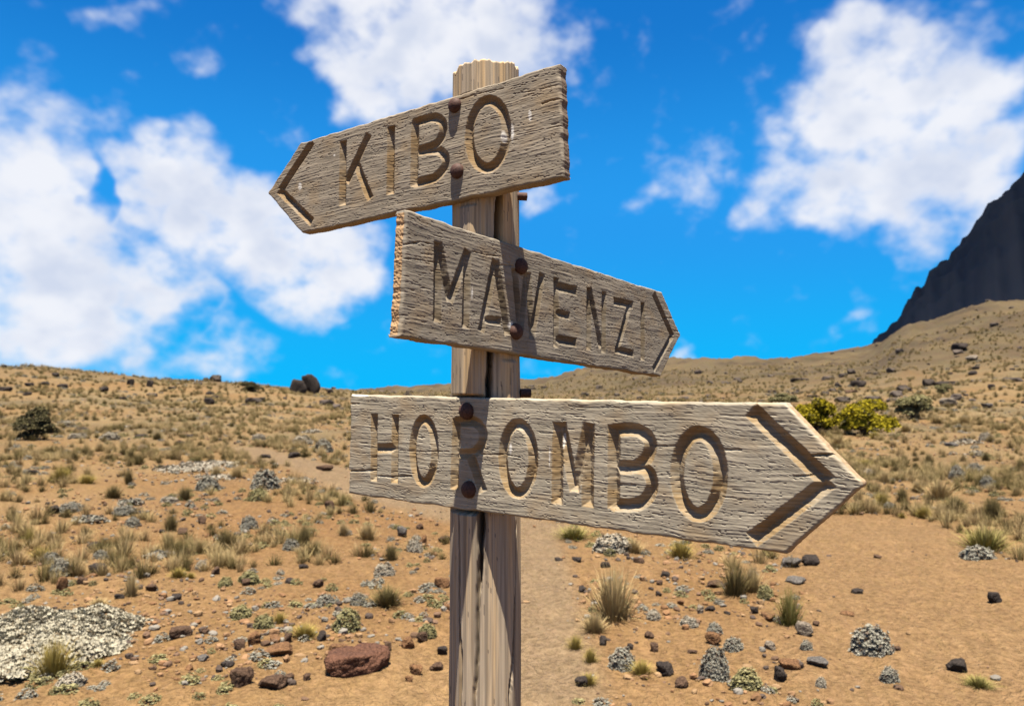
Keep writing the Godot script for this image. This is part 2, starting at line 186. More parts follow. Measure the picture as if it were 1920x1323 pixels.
	["Gb", 7.356, -11.909, 0.251, 0.201, "middling upright silver grey cushion plant just behind and right of the wide dark tussock"],
	["Gp", 6.162, -13.296, 0.252, 0.140, "middling domed pale grey cushion plant just behind and left of the upright dark tussock"],
	["Rr", -0.848, -4.295, 0.325, 0.172, "large flat reddish boulder with dark underside on bare soil"],
	["Rb", -2.069, -4.841, 0.153, 0.081, "brown pitted stone alone on soil beside the silver mat"],
	["Rb", -1.625, -4.652, 0.091, 0.072, "small blocky brown stone right of the brown pitted stone"],
	["Ro", -1.549, -4.710, 0.115, 0.090, "small blocky orange tan stone right of the brown pitted stone"],
	["Ro", -1.358, -4.555, 0.183, 0.062, "flat orange slab lying among stones near the flat red boulder"],
	["Ro", -1.454, -4.757, 0.102, 0.051, "small low orange tan stone behind and left of the flat red boulder"],
	["Rb", -1.367, -4.753, 0.073, 0.071, "small blocky brown stone behind and left of the flat red boulder"],
	["Rd", -1.168, -4.779, 0.080, 0.065, "small blocky dark stone behind and left of the flat red boulder"],
	["Rd", -2.459, -5.689, 0.095, 0.061, "small low dark stone right of the thin stalky tussock"],
	["Rd", -2.682, -5.313, 0.073, 0.032, "small flat dark stone just in front of the thin stalky tussock"],
	["Rd", -4.079, -7.539, 0.139, 0.072, "small low dark stone behind and left of the thin stalky tussock"],
	["Rd", -3.517, -6.590, 0.180, 0.102, "middling low dark stone just behind and left of the thin stalky tussock"],
	["Ro", -3.506, -6.025, 0.104, 0.147, "upright tan stone with dark foot beside the thin stalky tussock"],
	["Rb", -3.414, -6.160, 0.077, 0.059, "small blocky brown stone left of the thin stalky tussock"],
	["Rd", -2.916, -5.752, 0.079, 0.044, "small low dark stone just left of the thin stalky tussock"],
	["Rb", -2.772, -5.983, 0.110, 0.057, "small low brown stone just right of the thin stalky tussock"],
	["Rb", -2.485, -6.507, 0.101, 0.070, "small low brown stone right of the thin stalky tussock"],
	["Rb", -2.116, -6.160, 0.095, 0.066, "small low brown stone behind and right of the brown pitted stone"],
	["Rd", -1.784, -6.197, 0.096, 0.048, "small low dark stone left of the low dark tussock"],
	["Rb", -1.521, -6.088, 0.101, 0.065, "small low brown stone left of the low dark tussock"],
	["Rd", -1.832, -6.806, 0.113, 0.040, "small flat dark stone behind and left of the low dark tussock"],
	["Rb", -1.400, -4.054, 0.123, 0.114, "purplish brown lump of rock at the bottom edge"],
	["Rb", -1.230, -4.020, 0.134, 0.062, "small low brown stone left of the flat red boulder"],
	["Rd", -1.585, -4.326, 0.080, 0.028, "small flat dark stone in front and right of the brown pitted stone"],
	["Rg", -1.753, -4.417, 0.081, 0.034, "small flat grey stone just in front and right of the brown pitted stone"],
	["Ro", -1.776, -4.288, 0.059, 0.025, "tiny flat orange tan stone just in front of the brown pitted stone"],
	["Ro", -1.020, -4.587, 0.115, 0.057, "small low orange tan stone just behind and left of the flat red boulder"],
	["Ro", -0.616, -4.664, 0.100, 0.086, "small blocky orange tan stone behind and right of the flat red boulder"],
	["Rb", -0.552, -4.757, 0.074, 0.065, "small blocky brown stone left of the post"],
	["Rd", -0.410, -4.563, 0.084, 0.057, "small low dark stone in front and left of the post"],
	["Ro", -0.521, -4.232, 0.078, 0.065, "small blocky orange tan stone right of the flat red boulder"],
	["Rb", -0.411, -4.305, 0.079, 0.041, "small low brown stone right of the flat red boulder"],
	["Ro", -0.564, -6.146, 0.139, 0.102, "small blocky orange tan stone behind and right of the low dark tussock"],
	["Ro", -0.457, -5.423, 0.084, 0.052, "small low orange tan stone just behind and left of the post"],
	["Ro", -0.897, -7.871, 0.108, 0.122, "small blocky orange tan stone behind the low dark tussock"],
	["Rg", -1.178, -8.296, 0.128, 0.148, "small blocky grey stone behind the low dark tussock"],
	["Rb", -1.035, -8.729, 0.109, 0.083, "small blocky brown stone behind the low dark tussock"],
	["Rb", -0.707, -8.067, 0.149, 0.062, "small flat brown stone behind and right of the low dark tussock"],
	["Rb", -1.086, -4.136, 0.052, 0.039, "tiny blocky brown stone left of the flat red boulder"],
	["Ro", -0.541, -4.104, 0.051, 0.039, "tiny blocky orange tan stone right of the flat red boulder"],
	["Rb", -0.722, -4.547, 0.057, 0.057, "tiny blocky brown stone just behind and right of the flat red boulder"],
	["Rb", -3.595, -8.429, 0.180, 0.080, "middling flat brown stone in front of the long pale mat"],
	["Rd", -3.657, -9.087, 0.113, 0.108, "small blocky dark stone in front of the long pale mat"],
	["Rd", -3.791, -8.359, 0.084, 0.040, "small low dark stone in front of the long pale mat"],
	["Rb", -1.177, -4.117, 0.049, 0.054, "tiny blocky brown stone in front and right of the brown pitted stone"],
	["Rb", -1.927, -4.881, 0.058, 0.044, "tiny blocky brown stone just right of the brown pitted stone"],
	["Rd", 2.675, -6.915, 0.167, 0.110, "dark angular rock on the trail below the lowest board's tip"],
	["Rg", 2.484, -6.895, 0.228, 0.101, "flat blue grey stone beside the dark angular rock"],
	["Rd", 0.583, -6.924, 0.123, 0.048, "small flat dark stone behind the tall straw tussock"],
	["Rd", 0.539, -5.971, 0.091, 0.038, "small flat dark stone just behind and left of the tall straw tussock"],
	["Rb", 1.124, -6.915, 0.114, 0.070, "small low brown stone behind the tall straw tussock"],
	["Rd", 1.248, -6.337, 0.093, 0.052, "small low dark stone left of the plumed tussock"],
	["Rd", 1.097, -5.807, 0.070, 0.041, "small low dark stone behind and right of the tall straw tussock"],
	["Rb", 1.171, -6.144, 0.074, 0.039, "small low brown stone behind and right of the tall straw tussock"],
	["Rb", 1.621, -6.137, 0.160, 0.062, "small flat brown stone just behind and left of the plumed tussock"],
	["Rg", 2.307, -6.288, 0.168, 0.068, "middling flat grey stone just in front and left of the dark angular rock"],
	["Rd", 2.618, -5.877, 0.116, 0.045, "small flat dark stone in front and right of the dark angular rock"],
	["Rb", 3.424, -7.256, 0.097, 0.037, "small flat brown stone right of the dark angular rock"],
	["Rd", 2.417, -4.224, 0.105, 0.070, "dark jagged stone alone on bare trail soil"],
	["Rd", 3.523, -5.672, 0.112, 0.105, "small blocky dark stone in front of the broad green tussock"],
	["Rd", 0.826, -4.224, 0.124, 0.083, "dark angular rock beside the grey cushion amid yellow tufts"],
	["Rd", 1.416, -4.118, 0.094, 0.084, "small blocky dark stone right of the upright silver bush"],
	["Ro", 1.527, -4.291, 0.126, 0.057, "small low orange tan stone just in front of the upright green tussock"],
	["Rw", 1.529, -4.621, 0.071, 0.062, "small blocky pale stone just in front and left of the upright green tussock"],
	["Rw", 1.831, -4.889, 0.112, 0.096, "pale rounded stone at the foot of the upright green tussock"],
	["Rd", 1.683, -5.408, 0.076, 0.065, "small blocky dark stone just in front and right of the plumed tussock"],
	["Rw", 1.304, -5.378, 0.079, 0.072, "small blocky pale stone just in front and left of the plumed tussock"],
	["Rd", 1.387, -5.420, 0.076, 0.038, "small low dark stone just in front and left of the plumed tussock"],
	["Rd", 1.480, -5.360, 0.048, 0.031, "tiny low dark stone just in front of the plumed tussock"],
	["Rb", 0.844, -4.621, 0.079, 0.062, "small blocky brown stone just behind the black stone"],
	["Rb", 0.845, -4.807, 0.079, 0.040, "small low brown stone just in front and right of the tall straw tussock"],
	["Rd", 0.358, -4.031, 0.067, 0.062, "tiny blocky dark stone left of the black stone"],
	["Rb", 0.873, -4.037, 0.082, 0.067, "small blocky brown stone just in front and right of the black stone"],
	["Ro", 1.210, -4.701, 0.096, 0.078, "small blocky orange tan stone just behind the upright silver bush"],
	["Rg", 1.698, -4.344, 0.159, 0.047, "small flat grey stone left of the lone silver bush"],
	["Ro", 1.726, -5.234, 0.140, 0.040, "small flat orange tan stone just left of the upright green tussock"],
	["Rd", 0.802, -6.667, 0.085, 0.055, "small low dark stone behind the tall straw tussock"],
	["Rd", 0.411, -6.954, 0.088, 0.035, "small flat dark stone behind and left of the tall straw tussock"],
	["Rd", 0.699, -4.639, 0.050, 0.041, "tiny blocky dark stone just in front of the tall straw tussock"],
	["Rd", 0.545, -4.683, 0.060, 0.060, "tiny blocky dark stone behind and left of the black stone"],
	["Rb", 1.055, -4.553, 0.058, 0.029, "tiny low brown stone just behind and right of the black stone"],
	["Ro", 2.300, -5.319, 0.101, 0.034, "small flat orange tan stone right of the upright green tussock"],
	["Rb", 1.985, -5.071, 0.048, 0.032, "tiny low brown stone just right of the upright green tussock"],
	["Ro", 1.213, -5.594, 0.071, 0.043, "small low orange tan stone left of the plumed tussock"],
	["Rb", 2.268, -4.595, 0.058, 0.032, "tiny low brown stone just right of the lone silver bush"],
	["Rd", -15.330, -54.731, 1.114, 1.211, "rounded boulder on the skyline beside the leaning boulder"],
	["Rd", -14.921, -57.344, 1.268, 1.903, "leaning pointed boulder on the skyline"],
	["Rd", -21.316, -44.973, 0.477, 0.537, "sizeable blocky dark stone behind the long pale mat"],
	["Rd", -22.275, -44.700, 0.514, 0.395, "sizeable blocky dark stone behind and right of the dark bush"],
	["Rd", -23.713, -40.340, 0.553, 0.375, "sizeable low dark stone behind the dark bush"],
	["Rd", -24.711, -40.511, 0.556, 0.233, "sizeable flat dark stone behind the dark bush"],
	["Rd", -21.304, -39.932, 0.548, 0.371, "sizeable low dark stone behind and right of the dark bush"],
	["Rd", -25.091, -39.765, 0.545, 0.264, "sizeable low dark stone behind the squat olive tussock"],
	["Rd", -19.829, -44.653, 0.415, 0.257, "sizeable low dark stone behind the long pale mat"],
	["Rd", -5.175, -16.121, 0.221, 0.093, "middling flat dark stone just behind the domed grey cushion"],
	["Rb", -3.408, -14.106, 0.381, 0.131, "sizeable flat brown stone just in front of the far pale dome"],
	["Rb", -2.342, -9.901, 0.158, 0.158, "small blocky brown stone in front and right of the domed grey cushion"],
	["Rb", -3.635, -9.053, 0.104, 0.104, "small blocky brown stone in front and left of the domed grey cushion"],
	["Rd", -8.075, -12.948, 0.137, 0.120, "small blocky dark stone just behind and left of the squat olive tussock"],
	["Rd", -11.800, -20.924, 0.579, 0.194, "sizeable flat dark stone right of the dark bush"],
	["Rd", -14.386, -36.313, 0.514, 0.353, "sizeable low dark stone left of the leaning skyline boulder"],
	["Rd", -13.459, -56.426, 0.749, 0.574, "sizeable blocky dark stone just right of the leaning skyline boulder"],
	["Rd", -28.449, -47.643, 0.738, 0.316, "sizeable flat dark stone behind the squat olive tussock"],
	["Rd", -4.587, -16.173, 0.322, 0.129, "middling flat dark stone just left of the far pale dome"],
	["Rd", -7.930, -18.385, 0.285, 0.106, "middling flat dark stone just behind the long pale mat"],
	["Rd", -8.640, -20.437, 0.362, 0.108, "sizeable flat dark stone just behind the long pale mat"],
	["Rd", -6.633, -16.799, 0.149, 0.097, "small low dark stone just behind and right of the long pale mat"],
	["Rd", -15.883, -40.870, 0.633, 0.217, "sizeable flat dark stone left of the leaning skyline boulder"],
	["Rb", -4.839, -14.878, 0.362, 0.099, "sizeable flat brown stone just behind the domed grey cushion"],
	["Rd", -9.636, -19.982, 0.354, 0.115, "sizeable flat dark stone behind and left of the long pale mat"],
	["Rd", -7.413, -19.353, 0.257, 0.086, "middling flat dark stone just behind and right of the long pale mat"],
	["Rd", -4.458, -9.341, 0.207, 0.083, "middling flat dark stone in front and left of the long pale mat"],
	["Rd", -5.616, -9.464, 0.147, 0.105, "small blocky dark stone just in front of the squat olive tussock"],
	["Rg", -4.826, -9.499, 0.189, 0.076, "middling flat grey stone in front and right of the squat olive tussock"],
	["Rd", 26.702, -59.258, 1.560, 0.774, "black boulder standing proud on the far hillside"],
	["Rd", 23.875, -56.006, 0.755, 0.425, "sizeable low dark stone just left of the black boulder"],
	["Rd", 26.318, -46.349, 2.099, 0.449, "long black outcrop lying on the hillside"],
	["Rd", 31.775, -52.634, 0.621, 0.421, "sizeable low dark stone just behind and right of the long black outcrop"],
	["Rd", 25.438, -40.595, 0.410, 0.359, "sizeable blocky dark stone just right of the long black outcrop"],
	["Rg", 19.249, -30.987, 0.601, 0.274, "sizeable low grey stone in front and right of the long black outcrop"],
	["Rw", 18.892, -32.975, 0.903, 0.500, "pale grey boulder on the hillside behind the yellow shrubs"],
	["Rd", 44.014, -74.874, 1.893, 0.789, "large flat dark stone just behind the long black outcrop"],
	["Rd", 34.651, -56.977, 0.720, 0.360, "sizeable low dark stone right of the black boulder"],
	["Rb", 21.195, -47.849, 1.109, 0.262, "large flat brown stone just in front and left of the black boulder"],
	["Rd", 24.003, -47.023, 0.693, 0.297, "sizeable flat dark stone just left of the long black outcrop"],
	["Rd", 29.802, -79.248, 1.836, 0.501, "large flat dark stone left of the black boulder"],
	["Rw", 39.259, -64.959, 1.095, 0.547, "large low pale stone just behind and right of the long black outcrop"],
	["Rg", 10.328, -18.079, 0.305, 0.114, "middling flat grey stone in front of the long black outcrop"],
	["Rd", 13.434, -22.656, 0.286, 0.115, "middling flat dark stone in front of the long black outcrop"],
	["Rb", 24.409, -50.747, 0.535, 0.278, "sizeable low brown stone just right of the black boulder"],
	["Sy", 8.923, -22.555, 1.378, 1.022, "dense yellow topped shrub, brightest behind the lowest board's tip"],
	["Sy", 9.915, -21.529, 1.225, 1.007, "dark bodied shrub with yellow crown beside the brightest yellow shrub"],
	["Sn", 14.679, -28.005, 1.445, 0.973, "green yellow shrub beyond the two yellow shrubs, higher on the slope"],
	["Sn", 14.507, -40.938, 1.207, 0.535, "low green shrub peeping over the lowest board's top edge"],
	["Sn", 22.316, -39.649, 0.835, 0.518, "small olive shrub below the long black outcrop"],
	["Sd", -11.437, -18.359, 0.893, 0.751, "dark grey green bush at the far edge of the slope"],
	["Sd", -16.118, -47.381, 1.153, 0.629, "low olive bush just under the skyline near the leaning boulder"],
	["M", -2.950, -4.720, 0.000, 0.000, "big round silver cushion mat spread over the soil, pebbly leafed"],
]
# clouds: [bearing, elevation, half width, half height (degrees), strength]
const CLOUDS := [
	[-31.64, 9.53, 3.76, 7.51, 1.00],
	[-29.26, 6.14, 5.82, 4.27, 1.00],
	[-30.90, 3.42, 5.32, 1.96, 0.90],
	[-25.34, 6.01, 4.19, 3.07, 0.85],
	[-22.08, 3.34, 3.69, 1.58, 0.55],
	[-27.14, 16.05, 2.34, 1.76, 0.85],
	[-24.26, 14.26, 4.13, 2.64, 1.00],
	[-20.60, 12.38, 4.50, 3.26, 1.00],
	[-16.42, 10.72, 4.69, 3.73, 1.00],
	[-12.81, 9.43, 2.57, 2.73, 0.95],
	[-14.95, 7.34, 3.26, 2.19, 0.80],
	[-25.75, 10.41, 3.52, 3.01, 0.70],
	[-22.86, 9.26, 2.65, 2.07, 0.55],
	[-32.06, 14.23, 1.69, 2.46, 0.90],
	[-7.74, 25.06, 6.57, 3.78, 1.00],
	[-3.89, 25.86, 7.40, 3.15, 1.00],
	[-9.99, 22.29, 3.61, 2.79, 0.90],
	[-10.35, 20.58, 2.65, 1.35, 0.60],
	[0.39, 24.93, 3.69, 2.42, 0.80],
	[3.30, 24.40, 2.13, 1.47, 0.45],
	[-7.78, 28.53, 9.73, 3.00, 0.90],
	[26.58, 18.21, 5.86, 4.64, 1.00],
	[25.08, 21.28, 3.10, 3.05, 0.95],
	[29.93, 19.23, 3.65, 2.70, 0.95],
	[26.48, 14.67, 6.66, 2.91, 1.00],
	[21.65, 14.36, 3.88, 2.03, 0.80],
	[27.92, 11.38, 3.20, 1.96, 0.70],
	[31.53, 15.25, 3.25, 4.26, 0.95],
	[19.27, 13.88, 2.37, 1.38, 0.55],
	[12.52, 15.40, 2.37, 1.93, 0.50],
	[7.49, 17.13, 0.98, 0.50, 0.35],
	[-15.93, 24.24, 1.01, 1.01, 0.40],
	[-14.64, 23.08, 1.10, 0.65, 0.35],
	[-28.87, 23.49, 1.67, 0.99, 0.40],
	[-26.42, 23.81, 1.91, 0.74, 0.25],
	[-22.66, 22.12, 1.68, 0.87, 0.25],
	[-32.17, 17.75, 1.27, 1.02, 0.55],
	[23.43, 5.75, 0.96, 0.90, 0.30],
	[24.68, 4.66, 1.12, 0.62, 0.25],
	[12.44, 2.86, 0.65, 1.11, 0.50],
	[1.93, 15.02, 1.73, 0.80, 0.40],
	[15.97, 16.05, 1.42, 1.18, 0.35],
	[11.07, 18.30, 0.82, 0.49, 0.25],
	[31.22, 23.14, 1.68, 0.69, 0.25],
	[22.23, 24.98, 1.65, 0.72, 0.30],
	[-13.48, 4.99, 0.94, 0.52, 0.25],
	[-20.39, 1.96, 2.03, 0.89, 0.35],
	[-29.03, 13.70, 1.01, 2.23, -0.60],
	[-22.77, 5.43, 1.97, 2.10, -0.50],
]

var rng := RandomNumberGenerator.new()
var n_land := FastNoiseLite.new()
var n_fine := FastNoiseLite.new()
var n_patch := FastNoiseLite.new()
var n_wood := FastNoiseLite.new()
var n_warp := FastNoiseLite.new()
var n_rock := FastNoiseLite.new()
var taken := {}
var mats := {}


func _ready() -> void:
	rng.seed = 7
	setup_noise(n_land, 11, 1.0, 4)
	setup_noise(n_fine, 12, 1.0, 3)
	setup_noise(n_patch, 13, 1.0, 3)
	setup_noise(n_wood, 14, 1.0, 2)
	setup_noise(n_warp, 15, 1.0, 2)
	setup_noise(n_rock, 16, 1.0, 4)
	# ---- camera, sky, sun, exposure
	var cam := Camera3D.new()
	cam.name = "camera"
	cam.position = Vector3(0, 1.5, 0)
	cam.rotation.x = 0.05535
	cam.fov = 47.398
	cam.near = 0.05
	cam.far = 6000.0
	var lens := CameraAttributesPhysical.new()
	lens.frustum_focal_length = 26.0
	lens.frustum_focus_distance = 0.93
	lens.exposure_aperture = 11.0
	cam.attributes = lens
	add_child(cam)
	cam.current = true
	var sun := DirectionalLight3D.new()
	sun.name = "sun"
	var el := deg_to_rad(76.3)
	var az := deg_to_rad(3.0)
	var to_sun := Vector3(-sin(az) * cos(el), sin(el), cos(az) * cos(el))
	sun.basis = Basis.looking_at(-to_sun, Vector3(0, 0, -1))
	sun.light_energy = 1.5
	sun.light_angular_distance = 0.53
	sun.light_color = Color(1.0, 0.955, 0.88)
	sun.shadow_enabled = true
	add_child(sun)
	var env := Environment.new()
	env.background_mode = Environment.BG_SKY
	env.sky = Sky.new()
	var pano := PanoramaSkyMaterial.new()
	pano.panorama = make_sky()
	env.sky.sky_material = pano
	env.background_energy_multiplier = 0.25
	env.tonemap_mode = Environment.TONE_MAPPER_LINEAR
	env.tonemap_exposure = 4.0
	env.sdfgi_enabled = true
	env.ssao_enabled = true
	env.ssil_enabled = true
	var we := WorldEnvironment.new()
	we.environment = env
	add_child(we)
	make_materials()
	make_land()
	make_mountain()
	make_signpost()
	make_items()
	make_stuff()


func setup_noise(n: FastNoiseLite, s: int, f: float, octaves: int) -> void:
	n.seed = s
	n.noise_type = FastNoiseLite.TYPE_SIMPLEX_SMOOTH
	n.frequency = f
	n.fractal_type = FastNoiseLite.FRACTAL_FBM
	n.fractal_octaves = octaves


func numbered(called: String) -> String:
	var k: int = taken.get(called, 0)
	taken[called] = k + 1
	return called if k == 0 else "%s_%03d" % [called, k]


func tag(o: Node, label: String, category := "", group := "", kind := "") -> void:
	if label:
		o.set_meta("label", label)
	if category:
		o.set_meta("category", category)
	if group:
		o.set_meta("group", group)
	if kind:
		o.set_meta("kind", kind)


func mesh_of(v: PackedVector3Array, n: PackedVector3Array, c: PackedColorArray, idx: PackedInt32Array) -> ArrayMesh:
	var a := []
	a.resize(Mesh.ARRAY_MAX)
	a[Mesh.ARRAY_VERTEX] = v
	if n.size():
		a[Mesh.ARRAY_NORMAL] = n
	if c.size():
		a[Mesh.ARRAY_COLOR] = c
	a[Mesh.ARRAY_INDEX] = idx
	var m := ArrayMesh.new()
	m.add_surface_from_arrays(Mesh.PRIMITIVE_TRIANGLES, a)
	return m


func put(called: String, m: Mesh, mat: Material, parent: Node = self) -> MeshInstance3D:
	var o := MeshInstance3D.new()
	o.name = numbered(called) if parent == self else called
	o.mesh = m
	o.material_override = mat
	parent.add_child(o, true)
	return o


func normals_from(v: PackedVector3Array, idx: PackedInt32Array) -> PackedVector3Array:
	var n := PackedVector3Array()
	n.resize(v.size())
	for k in range(0, idx.size(), 3):
		var a := idx[k]
		var b := idx[k + 1]
		var c := idx[k + 2]
		var f := (v[c] - v[a]).cross(v[b] - v[a])
		n[a] += f
		n[b] += f
		n[c] += f
	for k in n.size():
		n[k] = n[k].normalized()
	return n


# ------------------------------------------------------------------ sky
func cloud_at(bearing: float, elev: float, d: Vector3) -> Vector2:
	# (cover 0..1, thickness)
	var w1 := n_patch.get_noise_3d(d.x * 9.0, d.y * 11.0, d.z * 9.0)
	var w2 := n_patch.get_noise_3d(d.x * 7.0 + 31.0, d.y * 9.0, d.z * 7.0 + 17.0)
	var b := bearing + w1 * 2.6
	var e := elev + w2 * 2.0
	var f := 0.0
	for c in CLOUDS:
		var x: float = (b - c[0]) / c[2]
		if absf(x) > 2.2:
			continue
		var y: float = (e - c[1]) / c[3]
		var q: float = x * x + y * y
		if q < 5.0:
			f = maxf(f, c[4] * (1.0 - q * 0.42)) if c[4] > 0.0 else f + c[4] * maxf(0.0, 1.0 - q)
	# other clouds of the same kind in the rest of the sky
	var off := maxf(maxf(absf(bearing) - 37.0, elev - 31.0), 0.0)
	if off > 0.0:
		var g := n_land.get_noise_3d(d.x * 2.6 + 5.0, d.y * 3.4, d.z * 2.6) * 2.2 + 0.05
		f = maxf(f, lerpf(-1.0, g, smoothstep(0.0, 6.0, off)))
	var t := n_land.get_noise_3d(d.x * 16.0, d.y * 20.0, d.z * 16.0)
	var t2 := n_fine.get_noise_3d(d.x * 46.0, d.y * 58.0, d.z * 46.0)
	f += t * 0.46 + t2 * 0.075 - 0.10
	return Vector2(pow(smoothstep(-0.04, 0.85, f), 1.2), f)


func sky_pixel(bearing: float, elev: float) -> Color:
	var br := deg_to_rad(bearing)
	var er := deg_to_rad(elev)
	var d := Vector3(sin(br) * cos(er), sin(er), -cos(br) * cos(er))
	var blue: Color
	var lo := Color(0.004, 0.50, 1.0)
	var mid := Color(0.022, 0.33, 0.87)
	var hi := Color(0.010, 0.185, 0.62)
	var top := Color(0.008, 0.13, 0.50)
	if elev < 13.0:
		blue = lo.lerp(mid, smoothstep(-1.0, 13.0, elev))
	elif elev < 28.0:
		blue = mid.lerp(hi, smoothstep(13.0, 28.0, elev))
	else:
		blue = hi.lerp(top, smoothstep(28.0, 60.0, elev))
	var c := cloud_at(bearing, elev, d)
	# thin veil, bright billows, greyer hearts of thick cloud
	var shade := n_land.get_noise_3d(d.x * 9.0 + 40.0, d.y * 12.0, d.z * 9.0) * 0.5 + 0.5
	var grey := clampf((c.y - 0.25) * 1.3, 0.0, 1.0) * smoothstep(0.3, 0.75, shade)
	var white := Color(0.90, 0.915, 0.97).lerp(Color(0.66, 0.72, 0.86), grey)
	white = white.lerp(Color(0.60, 0.72, 0.95), clampf(0.45 - c.x * 0.45, 0.0, 1.0))
	return blue.lerp(white, c.x * 0.97)


func make_sky() -> ImageTexture:
	# whole sky coarse, the part with fine detail sampled more densely; one function for both
	var coarse := Image.create(512, 256, false, Image.FORMAT_RGBAF)
	for y in 256:
		var e := 90.0 - (y + 0.5) / 256.0 * 180.0
		for x in 512:
			if e < -3.0:
				coarse.set_pixel(x, y, Color(0.25, 0.17, 0.10))
				continue
			# column 0 of a panorama looks along -Z
			coarse.set_pixel(x, y, sky_pixel(wrapf((x + 0.5) / 512.0 * 360.0, -180.0, 180.0), maxf(e, 0.0)))
	coarse.resize(4096, 2048, Image.INTERPOLATE_CUBIC)
	var step := 360.0 / 4096.0
	var x0 := -int(40.0 / step)
	var y0 := int((90.0 - 34.0) / step)
	var w := int(80.0 / step)
	var h := int(34.5 / step)
	for y in h:
		var e := 90.0 - (y0 + y + 0.5) * step
		for x in w:
			coarse.set_pixel(posmod(x0 + x, 4096), y0 + y, sky_pixel((x0 + x + 0.5) * step, maxf(e, 0.0)))
	return ImageTexture.create_from_image(coarse)


# ------------------------------------------------------------------ materials
func speckle(f: float, lo: Color, hi: Color, s: int, size := 512) -> NoiseTexture2D:
	var n := FastNoiseLite.new()
	n.seed = s
	n.frequency = f
	n.fractal_octaves = 5
	n.fractal_gain = 0.6
	var t := NoiseTexture2D.new()
	t.width = size
	t.height = size
	t.seamless = true
	t.noise = n
	var g := Gradient.new()
	g.offsets = PackedFloat32Array([0.2, 0.5, 0.8])
	g.colors = PackedColorArray([lo, lo.lerp(hi, 0.6), hi])
	t.color_ramp = g
	return t


func make_materials() -> void:
	var m := StandardMaterial3D.new()
	m.vertex_color_use_as_albedo = true
	m.roughness = 0.95
	m.metallic_specular = 0.2
	m.albedo_texture = speckle(0.02, Color(0.80, 0.79, 0.77), Color(1, 1, 1), 3, 1024)
	m.uv1_triplanar = true
	m.uv1_world_triplanar = true
	m.uv1_scale = Vector3.ONE * 0.7
	m.heightmap_enabled = true
	m.heightmap_texture = speckle(0.03, Color.BLACK, Color.WHITE, 4, 1024)
	m.heightmap_scale = 2.2
	mats.soil = m
	m = StandardMaterial3D.new()
	m.vertex_color_use_as_albedo = true
	m.roughness = 0.88
	m.metallic_specular = 0.25
	mats.wood = m
	m = StandardMaterial3D.new()
	m.vertex_color_use_as_albedo = true
	m.roughness = 0.9
	m.metallic_specular = 0.15
	m.backlight_enabled = true
	m.backlight = Color(0.16, 0.14, 0.07)
	mats.grass = m
	m = StandardMaterial3D.new()
	m.vertex_color_use_as_albedo = true
	m.roughness = 0.95
	m.metallic_specular = 0.15
	m.backlight_enabled = true
	m.backlight = Color(0.16, 0.16, 0.13)
	mats.leaf = m
	for k in ROCK_COLOURS:
		m = StandardMaterial3D.new()
		m.albedo_color = (ROCK_COLOURS[k] as Color).linear_to_srgb()
		m.vertex_color_use_as_albedo = true
		m.albedo_texture = speckle(0.035, Color(0.62, 0.60, 0.60), Color(1, 1, 1), 20)
		m.uv1_triplanar = true
		m.uv1_world_triplanar = true
		m.uv1_scale = Vector3.ONE * 2.5
		m.heightmap_enabled = true
		m.heightmap_texture = speckle(0.04, Color.BLACK, Color.WHITE, 21)
		m.heightmap_scale = 1.2
		m.roughness = 0.92
		m.metallic_specular = 0.25
		mats["rock_" + k] = m
	m = StandardMaterial3D.new()
	m.albedo_color = Color(0.070, 0.034, 0.026).linear_to_srgb()
	m.albedo_texture = speckle(0.03, Color(0.6, 0.55, 0.55), Color(1, 1, 1), 30, 256)
	m.uv1_triplanar = true
	m.uv1_scale = Vector3.ONE * 30.0
	m.roughness = 0.72
	m.metallic_specular = 0.35
	mats.rust = m


const ROCK_COLOURS := {"d": Color(0.039, 0.032, 0.029), "o": Color(0.167, 0.092, 0.046), "b": Color(0.087, 0.055, 0.037), "g": Color(0.120, 0.113, 0.106), "w": Color(0.194, 0.167, 0.134), "r": Color(0.120, 0.060, 0.039)}


# ------------------------------------------------------------------ land
func hermite(t: Array, j: int, q: float) -> float:
	var a: float = t[maxi(j - 1, 0)]
	var b: float = t[j]
	var c: float = t[j + 1]
	var d: float = t[mini(j + 2, t.size() - 1)]
	var m1 := (c - a) / 2.0
	var m2 := (d - b) / 2.0
	if (b - a) * (c - b) <= 0.0:
		m1 = 0.0
	if (c - b) * (d - c) <= 0.0:
		m2 = 0.0
	var q2 := q * q
	var q3 := q2 * q
	return (2 * q3 - 3 * q2 + 1) * b + (q3 - 2 * q2 + q) * m1 + (-2 * q3 + 3 * q2) * c + (q3 - q2) * m2


func trail(x: float, z: float, pale := false) -> float:
	# 0 off the trails, 1 on their trodden middle; pale: only the dusty grey path
	var best := 0.0
	var p := Vector2(x, z)
	for t in TRAILS:
		var w: float = t[0]
		var pts: Array = t[1]
		if pale and not t[2]:
			continue
		for k in pts.size() - 1:
			var q := Geometry2D.get_closest_point_to_segment(p, pts[k], pts[k + 1])
			best = maxf(best, 1.0 - smoothstep(w * 0.55, w * 1.25, p.distance_to(q)))
	return best


